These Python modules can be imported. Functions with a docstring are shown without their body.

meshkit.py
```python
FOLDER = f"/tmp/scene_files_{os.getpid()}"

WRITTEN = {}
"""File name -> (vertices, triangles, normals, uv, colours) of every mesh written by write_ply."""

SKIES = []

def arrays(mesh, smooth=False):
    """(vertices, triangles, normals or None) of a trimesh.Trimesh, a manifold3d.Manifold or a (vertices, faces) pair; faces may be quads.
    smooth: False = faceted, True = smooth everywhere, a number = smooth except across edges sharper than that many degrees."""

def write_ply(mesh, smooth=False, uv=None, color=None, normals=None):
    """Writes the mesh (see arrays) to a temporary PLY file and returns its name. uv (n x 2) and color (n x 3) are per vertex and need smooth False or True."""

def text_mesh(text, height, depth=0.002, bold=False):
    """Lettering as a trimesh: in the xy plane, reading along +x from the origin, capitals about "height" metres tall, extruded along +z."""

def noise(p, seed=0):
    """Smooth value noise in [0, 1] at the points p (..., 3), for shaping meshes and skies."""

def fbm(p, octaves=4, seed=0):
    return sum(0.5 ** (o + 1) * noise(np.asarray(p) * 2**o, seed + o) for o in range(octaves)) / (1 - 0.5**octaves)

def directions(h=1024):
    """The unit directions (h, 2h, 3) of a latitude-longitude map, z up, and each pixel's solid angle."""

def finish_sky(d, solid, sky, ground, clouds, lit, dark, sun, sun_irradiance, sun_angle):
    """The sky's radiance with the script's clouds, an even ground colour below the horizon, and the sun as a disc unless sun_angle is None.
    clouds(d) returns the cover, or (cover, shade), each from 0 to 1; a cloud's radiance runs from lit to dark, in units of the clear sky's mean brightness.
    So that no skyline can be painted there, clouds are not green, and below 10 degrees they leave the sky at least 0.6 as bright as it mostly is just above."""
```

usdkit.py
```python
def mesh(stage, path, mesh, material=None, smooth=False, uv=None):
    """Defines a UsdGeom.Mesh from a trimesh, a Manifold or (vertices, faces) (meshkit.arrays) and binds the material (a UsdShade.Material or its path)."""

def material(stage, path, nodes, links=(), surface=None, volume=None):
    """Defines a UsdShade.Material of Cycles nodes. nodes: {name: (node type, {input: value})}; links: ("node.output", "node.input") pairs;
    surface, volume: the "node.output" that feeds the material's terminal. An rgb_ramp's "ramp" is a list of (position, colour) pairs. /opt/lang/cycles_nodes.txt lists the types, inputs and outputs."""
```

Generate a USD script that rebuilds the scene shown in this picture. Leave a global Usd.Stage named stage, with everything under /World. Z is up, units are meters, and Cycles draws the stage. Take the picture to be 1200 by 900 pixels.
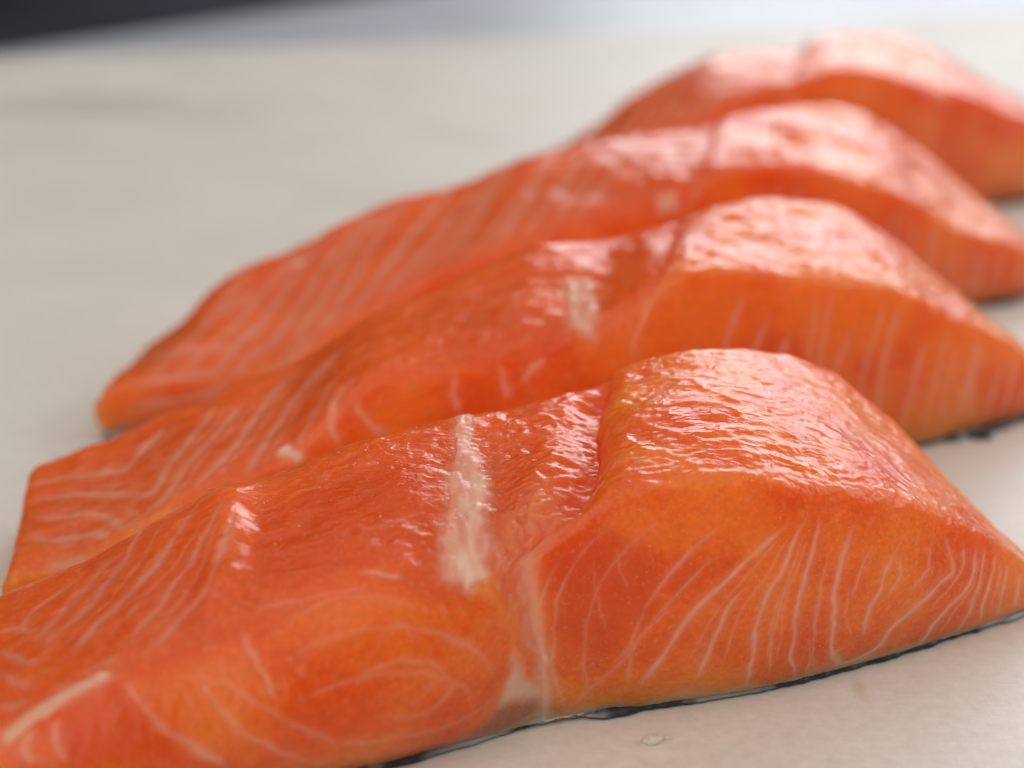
import math
import numpy as np
import trimesh
from scipy.interpolate import PchipInterpolator, RegularGridInterpolator
from scipy.ndimage import gaussian_filter1d
from scipy.spatial import cKDTree
from shapely.geometry import Polygon
import shapely
import usdkit
from meshkit import fbm, noise
from pxr import Gf, Sdf, Usd, UsdGeom, UsdLux, UsdShade, Vt

stage = Usd.Stage.CreateInMemory()
UsdGeom.SetStageUpAxis(stage, "Z")
UsdGeom.SetStageMetersPerUnit(stage, 1.0)
UsdGeom.Xform.Define(stage, "/World")
LOOKS = "/World/Looks"
UsdGeom.Scope.Define(stage, LOOKS)

# ---------------------------------------------------------------- camera
PITCH = math.atan(740 / 2000)
cam = UsdGeom.Camera.Define(stage, "/World/camera")
cam.AddTranslateOp().Set(Gf.Vec3d(0, 0, 0.13))
cam.AddRotateXOp().Set(90 - math.degrees(PITCH))
cam.CreateHorizontalApertureAttr(22.3)
cam.CreateVerticalApertureAttr(22.3 * 0.75)
cam.CreateFocalLengthAttr(22.3 * 2000 / 1200)
cam.CreateClippingRangeAttr(Gf.Vec2f(0.02, 50))
cam.CreateFStopAttr(6.0)
cam.CreateFocusDistanceAttr(0.250)
cam.CreateExposureAttr(0.06)

# ---------------------------------------------------------------- lamps
def rect_light(name, at, to, w, h, intensity, color):
    l = UsdLux.RectLight.Define(stage, "/World/" + name)
    m = Gf.Matrix4d().SetLookAt(Gf.Vec3d(*at), Gf.Vec3d(*to), Gf.Vec3d(0, 0, 1)).GetInverse()
    l.AddTransformOp().Set(m)
    l.CreateWidthAttr(w); l.CreateHeightAttr(h)
    l.CreateIntensityAttr(intensity); l.CreateColorAttr(Gf.Vec3f(*color))
    return l
rect_light("window_light", (1.18, 2.70, 1.22), (0.02, 0.3, 0.0), 2.4, 1.1, 5.9, (0.95, 0.97, 1.0))
rect_light("side_window_light", (1.7, 0.55, 0.85), (0.05, 0.3, 0.0), 1.2, 0.7, 3.4, (0.97, 0.98, 1.0))
rect_light("ceiling_light", (-0.2, 0.0, 1.9), (0.0, 0.3, 0.0), 3.4, 3.0, 0.80, (1.0, 0.94, 0.88))
rect_light("room_light", (-0.8, -1.8, 1.2), (0.0, 0.3, 0.0), 3.2, 2.2, 1.4, (1.0, 0.92, 0.85))

# ---------------------------------------------------------------- helpers
def tag(prim, **kw):
    for k, v in kw.items():
        prim.SetCustomDataByKey(k, v)
    return prim
def mat(name, nodes, links, surface="p.BSDF"):
    return usdkit.material(stage, f"{LOOKS}/{name}", nodes, links, surface=surface)
def put(path, mesh, material, smooth=True, color=None):
    m = usdkit.mesh(stage, path, mesh, material, smooth=smooth)
    if color is not None:
        UsdGeom.PrimvarsAPI(m).CreatePrimvar("flesh_color", Sdf.ValueTypeNames.Color3fArray, "vertex").Set(Vt.Vec3fArray.FromNumpy(np.asarray(color, np.float32)))
    return m.GetPrim()

# ---------------------------------------------------------------- materials
def flesh_material(name, rough, bump):
    return mat(name, {
        "ma": ("mapping", {"scale": (600.0, 1300.0, 1000.0), "rotation": (0.0, 0.0, -0.25)}),
        "a": ("attribute", {"attribute": "flesh_color"}),
        "g": ("geometry", {}),
        "n1": ("noise_texture", {"scale": 1.0, "detail": 2.0, "roughness": 0.5}),
        "n2": ("noise_texture", {"scale": 2600.0, "detail": 2.0, "roughness": 0.5}),
        "s": ("math", {"math_type": "multiply_add", "value2": 0.3}),
        "b": ("bump", {"strength": bump, "distance": 0.0004}),
        "r": ("map_range", {"from_min": 0.35, "from_max": 0.7, "to_min": rough * 0.75, "to_max": rough * 1.4}),
        "n3": ("noise_texture", {"scale": 160.0, "detail": 3.0}),
        "n4": ("noise_texture", {"scale": 2600.0, "detail": 1.0}),
        "fl": ("map_range", {"from_min": 0.64, "from_max": 0.76, "to_min": 0.0, "to_max": 0.45, "clamp": True}),
        "sm": ("mix", {"color2": (0.88, 0.42, 0.22)}),
        "p": ("principled_bsdf", {"subsurface_weight": 1.0, "subsurface_scale": 0.0021, "subsurface_radius": (1.0, 0.28, 0.10),
                                  "ior": 1.38, "specular_ior_level": 0.5}),
    }, [("g.position", "ma.vector"), ("ma.vector", "n1.vector"), ("g.position", "n2.vector"), ("g.position", "n3.vector"), ("n2.fac", "s.value1"), ("n1.fac", "s.value3"),
        ("s.value", "b.height"), ("b.normal", "p.normal"), ("g.position", "n4.vector"), ("n4.fac", "fl.value"), ("fl.result", "sm.fac"), ("a.color", "sm.color1"), ("sm.color", "p.base_color"), ("n3.fac", "r.value"), ("r.result", "p.roughness")])
FLESH = flesh_material("salmon_flesh", 0.25, 0.35)
MEMBRANE = mat("white_membrane", {
    "a": ("attribute", {"attribute": "flesh_color"}), "g": ("geometry", {}),
    "n1": ("noise_texture", {"scale": 1100.0, "detail": 3.0}),
    "b": ("bump", {"strength": 0.15, "distance": 0.0004}),
    "c": ("attribute", {"attribute": "cover"}), "t": ("transparent_bsdf", {}), "mx": ("mix_closure", {}),
    "p": ("principled_bsdf", {"roughness": 0.27, "ior": 1.38})},
    [("g.position", "n1.vector"), ("n1.fac", "b.height"), ("b.normal", "p.normal"), ("a.color", "p.base_color"), ("c.fac", "mx.fac"), ("t.BSDF", "mx.closure1"), ("p.BSDF", "mx.closure2")], "mx.closure")
MOISTURE = mat("moisture", {"p": ("principled_bsdf", {"base_color": (1.0, 0.97, 0.93), "roughness": 0.03, "ior": 1.34, "transmission_weight": 1.0})}, [])
SKIN = mat("fish_skin", {
    "g": ("geometry", {}), "n": ("noise_texture", {"scale": 60.0, "detail": 3.0, "roughness": 0.55}),
    "r": ("rgb_ramp", {"ramp": [(0.0, (0.012, 0.014, 0.018)), (0.5, (0.03, 0.032, 0.036)), (0.56, (0.20, 0.21, 0.22)), (0.68, (0.36, 0.35, 0.34)), (1.0, (0.42, 0.40, 0.38))]}),
    "p": ("principled_bsdf", {"roughness": 0.32})},
    [("g.position", "n.vector"), ("n.fac", "r.fac"), ("r.color", "p.base_color")])
BOARD = mat("cutting_board_plastic", {
    "g": ("geometry", {}),
    "big": ("noise_texture", {"scale": 7.0, "detail": 2.0, "roughness": 0.45}),
    "r1": ("rgb_ramp", {"ramp": [(0.3, (0.66, 0.625, 0.565)), (0.5, (0.71, 0.672, 0.608)), (0.7, (0.69, 0.63, 0.555))]}),
    "ms": ("mapping", {"scale": (150.0, 700.0, 1.0), "rotation": (0.0, 0.0, 0.6)}),
    "sc": ("noise_texture", {"scale": 1.0, "detail": 2.0, "roughness": 0.7}),
    "ms2": ("mapping", {"scale": (620.0, 170.0, 1.0), "rotation": (0.0, 0.0, 0.3)}),
    "sc2": ("noise_texture", {"scale": 1.0, "detail": 2.0, "roughness": 0.7}),
    "sp": ("noise_texture", {"scale": 420.0, "detail": 3.0, "roughness": 0.7}),
    "spr": ("rgb_ramp", {"ramp": [(0.25, (0.90, 0.89, 0.87)), (0.5, (1.0, 1.0, 1.0)), (0.75, (1.10, 1.10, 1.11))]}),
    "mul": ("mix", {"mix_type": "multiply", "fac": 0.8}),
    "add": ("math", {"math_type": "add"}), "add2": ("math", {"math_type": "multiply_add", "value2": 0.5}),
    "b": ("bump", {"strength": 0.22, "distance": 0.0003}),
    # a brown smear near the far corner and a faint yellow one beside the front portion
    "st": ("vector_math", {"math_type": "subtract", "vector2": (-0.165, 0.665, 0.0)}),
    "stm": ("mapping", {"rotation": (0.0, 0.0, -0.12), "scale": (14.0, 30.0, 1.0)}),
    "stl": ("vector_math", {"math_type": "length"}),
    "str": ("map_range", {"from_min": 1.0, "from_max": 0.1, "to_min": 0.0, "to_max": 0.28, "clamp": True}),
    "mix1": ("mix", {"color2": (0.30, 0.25, 0.19)}),
    "yt": ("vector_math", {"math_type": "subtract", "vector2": (0.0515, 0.2215, 0.0)}),
    "ym": ("mapping", {"rotation": (0.0, 0.0, 0.5), "scale": (700.0, 210.0, 1.0)}),
    "yl": ("vector_math", {"math_type": "length"}),
    "yr": ("map_range", {"from_min": 1.0, "from_max": 0.0, "to_min": 0.0, "to_max": 0.5, "clamp": True}),
    "mix2": ("mix", {"color2": (0.52, 0.42, 0.20)}),
    "wet": ("noise_texture", {"scale": 26.0, "detail": 4.0, "roughness": 0.6}),
    "wr": ("map_range", {"from_min": 0.40, "from_max": 0.62, "to_min": 0.54, "to_max": 0.43, "clamp": True}),
    "ms3": ("mapping", {"scale": (9.0, 420.0, 1.0), "rotation": (0.0, 0.0, -0.5)}), "sc3": ("noise_texture", {"scale": 1.0, "detail": 1.0}),
    "s3r": ("map_range", {"from_min": 0.66, "from_max": 0.72, "to_min": 0.0, "to_max": 0.0, "clamp": True}),
    "mix3": ("mix", {"color2": (0.36, 0.32, 0.27)}),
    "p": ("principled_bsdf", {"ior": 1.42, "specular_ior_level": 0.4})},
    [("g.position", f"{n}.vector") for n in ("big", "ms", "ms2", "sp")] +
    [("ms.vector", "sc.vector"), ("ms2.vector", "sc2.vector"), ("big.fac", "r1.fac"), ("sp.fac", "spr.fac"), ("r1.color", "mul.color1"), ("spr.color", "mul.color2"),
     ("sc.fac", "add.value1"), ("sc2.fac", "add.value2"), ("sp.fac", "add2.value1"), ("add.value", "add2.value3"), ("add2.value", "b.height"), ("b.normal", "p.normal"),
     ("g.position", "st.vector1"), ("st.vector", "stm.vector"), ("stm.vector", "stl.vector1"), ("stl.value", "str.value"), ("str.result", "mix1.fac"), ("mul.color", "mix1.color1"),
     ("g.position", "yt.vector1"), ("yt.vector", "ym.vector"), ("ym.vector", "yl.vector1"), ("yl.value", "yr.value"), ("yr.result", "mix2.fac"), ("mix1.color", "mix2.color1"),
     ("g.position", "wet.vector"), ("wet.fac", "wr.value"), ("wr.result", "p.roughness"), ("g.position", "ms3.vector"), ("ms3.vector", "sc3.vector"), ("sc3.fac", "s3r.value"),
     ("s3r.result", "mix3.fac"), ("mix2.color", "mix3.color1"), ("mix3.color", "p.base_color")])
COUNTER = mat("dark_counter", {"g": ("geometry", {}), "n": ("noise_texture", {"scale": 6.0, "detail": 2.0}),
    "r": ("rgb_ramp", {"ramp": [(0.3, (0.006, 0.0065, 0.010)), (0.7, (0.022, 0.025, 0.042))]}), "p": ("principled_bsdf", {"roughness": 0.5})},
    [("g.position", "n.vector"), ("n.fac", "r.fac"), ("r.color", "p.base_color")])
STEEL = mat("brushed_steel", {"g": ("geometry", {}), "n": ("noise_texture", {"scale": 14.0, "detail": 3.0}), "r": ("map_range", {"to_min": 0.3, "to_max": 0.5}),
    "p": ("principled_bsdf", {"base_color": (0.50, 0.52, 0.58), "metallic": 0.2})}, [("g.position", "n.vector"), ("n.fac", "r.value"), ("r.result", "p.roughness")])
SCRAP = mat("fish_scrap", {"p": ("principled_bsdf", {"base_color": (0.72, 0.60, 0.50), "roughness": 0.22, "subsurface_weight": 0.6, "subsurface_scale": 0.001})}, [])
BLACK_SCRAP = mat("black_scrap", {"p": ("principled_bsdf", {"base_color": (0.015, 0.015, 0.018), "roughness": 0.35})}, [])

# ---------------------------------------------------------------- the setting: counter and cutting board
def quad(name, pts, z, material):
    put("/World/" + name, (np.c_[np.array(pts, float), np.full(4, z)], np.array([[0, 1, 2, 3]])), material, smooth=False)
    tag(stage.GetPrimAtPath("/World/" + name), kind="structure")
quad("counter", [(-3, -2), (3, -2), (3, 4), (-3, 4)], -0.05, COUNTER)
e0, ed = np.array([-0.2599, 0.8708]), np.array([0.6376, 0.7704])          # the worktop's edge, beyond it the dark counter
en = np.array([ed[1], -ed[0]])
wt = trimesh.creation.extrude_polygon(Polygon([e0 - ed * 1.4, e0 + ed * 1.6, e0 + ed * 1.6 + en * 1.6, e0 - ed * 1.4 + en * 1.6]), 0.03)
wt.apply_translation([0, 0, -0.043])
put("/World/worktop", wt, STEEL, smooth=False)
tag(stage.GetPrimAtPath("/World/worktop"), kind="structure")
a0, a1 = ((-0.2369, 0.794), (0.0429, 0.8671))
ax = (np.array(a1) - a0) / np.linalg.norm(np.array(a1) - a0); ay = np.array([ax[1], -ax[0]])
p0 = np.array(a0)
corners = [p0 + ax * a + ay * b for a, b in ((-0.6, 0), (0.75, 0), (0.75, 1.1), (-0.6, 1.1))]
outline = Polygon(corners).buffer(-0.05).buffer(0.05, quad_segs=12)
rings = []
for inset, z in ((0.0, -0.0125), (0.0, -0.011), (0.0012, -0.0070), (0.004, -0.0038), (0.009, -0.0014), (0.016, -0.0003), (0.024, 0.0)):
    c = np.array([shapely.get_coordinates(outline.buffer(-inset).exterior.interpolate(t, normalized=True))[0] for t in np.linspace(0, 1, 240, endpoint=False)])
    rings.append(np.c_[c, np.full(len(c), z)])
V = np.vstack(rings + [np.array([[*rings[-1][:, :2].mean(0), 0.0], [*rings[0][:, :2].mean(0), -0.0125]])])
n, Fc = 240, []
i = np.arange(n); j = (i + 1) % n
for k in range(len(rings) - 1):
    a, b = k * n, (k + 1) * n
    Fc += [np.c_[a + i, a + j, b + j], np.c_[a + i, b + j, b + i]]
a = (len(rings) - 1) * n
Fc += [np.c_[a + i, a + j, np.full(n, len(V) - 2)], np.c_[j, i, np.full(n, len(V) - 1)]]
bm = trimesh.Trimesh(V, np.vstack(Fc), process=False)
bm.fix_normals()
tag(put("/World/cutting_board", bm, BOARD, smooth=40), label="large scratched off-white plastic cutting board under the salmon portions", category="cutting board")

# ---- fillet geometry (shared by scene.py)
def smoothstep(a, b, x):
    t = np.clip((x - a) / (b - a), 0, 1)
    return t * t * (3 - 2 * t)

FACE, TOP, BACK, UNDER = 0.34, 0.42, 0.14, 0.10       # shares of a section's points

class Fillet:
    """One portion of salmon: sections that run from the front cut face over the top to the back cut face."""
    def __init__(self, rows, ns, nc, bulge, top_bulge, seam, lean=0.0, rough=1.0, seed=0, end_skew=0.08):
        r = np.array(rows, float)                      # x, y of the front base, crease height, back height, width
        self.x = r[:, 0]
        self.fy, self.hc, self.hb, self.w = (PchipInterpolator(r[:, 0], r[:, k]) for k in (1, 2, 3, 4))
        self.ns, self.nc, self.bulge, self.top_bulge, self.seam, self.lean, self.seed, self.rough = ns, nc, bulge, top_bulge, seam, lean, seed, rough
        self.end_skew = end_skew
        k = np.array([FACE, TOP, BACK, UNDER]) * nc
        k = np.round(k).astype(int); k[-1] = nc - k[:3].sum()
        self.k = k
    def nx(self, X):
        return 0.08 + (self.end_skew - 0.08) * (1 - smoothstep(0.0, 0.03, X - self.x[0]))
    def section(self, X):
        """Points of the surface at the x stations X (rows) x (section points); X may differ from point to point."""
        kf, kt, kb, ku = self.k
        Z = np.full_like(X, 0.0); D = np.full_like(X, 0.0)      # depth from the front line, height
        hc, hb, w = self.hc(X), self.hb(X), self.w(X)
        bul, tb = self.bulge(X), self.top_bulge(X)
        t = (np.arange(kf) / kf)[None]; s = slice(0, kf)
        Z[:, s] = 0.0012 + (hc[:, s] - 0.0012) * t
        D[:, s] = self.lean * hc[:, s] * t - bul[:, s] * np.sin(np.pi * (t * 0.95 + 0.05)) + 0.0012 * (1 - t) ** 6
        t = (np.arange(kt) / kt)[None]; s = slice(kf, kf + kt)
        l0 = self.lean * hc[:, s]
        D[:, s] = l0 + (w[:, s] - l0) * t
        Z[:, s] = hc[:, s] + (hb[:, s] - hc[:, s]) * t + tb[:, s] * 4 * t * (1 - t)
        t = (np.arange(kb) / kb)[None]; s = slice(kf + kt, kf + kt + kb)
        D[:, s] = w[:, s] + 0.0015 * np.sin(np.pi * t)
        Z[:, s] = hb[:, s] + (0.0012 - hb[:, s]) * t
        t = (np.arange(ku) / ku)[None]; s = slice(kf + kt + kb, self.nc)
        D[:, s] = w[:, s] * (1 - t)
        Z[:, s] = 0.0012
        # round the corners: wide along the upper edges, tight along the base
        step = np.median(np.hypot(np.diff(D, axis=1), np.diff(Z, axis=1))[:, :kf + kt])
        for sig, keep in ((0.0034, 0.25), (0.0009, 0.75)):
            Ds, Zs = (gaussian_filter1d(a, sig / step, axis=1, mode="wrap") for a in (D, Z))
            wgt = np.zeros(self.nc); i = np.arange(self.nc)
            wgt[:kf + kt + kb] = smoothstep(0.3 * kf, 0.75 * kf, i[:kf + kt + kb]) * (1 - smoothstep(kf + kt + 0.2 * kb, kf + kt + 0.6 * kb, i[:kf + kt + kb]))
            wx = wgt if sig < 0.002 else wgt[None] * (1 - 0.85 * smoothstep(-0.004, 0.012, X - (0.004 if self.seam is None else self.seam)))
            D = D + (Ds - D) * wx; Z = Z + (Zs - Z) * wx
        return np.stack([X + self.nx(X) * D, self.fy(X) + 0.997 * D, Z], -1)
    def split(self, lo, hi, ns):
        """Stations (rows x section points) from x = lo(c) to x = hi(c)."""
        q = np.linspace(0, 1, ns)[:, None]
        return lo[None] + (hi - lo)[None] * q
    def chart(self, n=500):
        X = np.repeat(np.linspace(self.x[0], self.x[-1], n)[:, None], self.nc, 1)
        return X, self.section(X)

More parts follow.
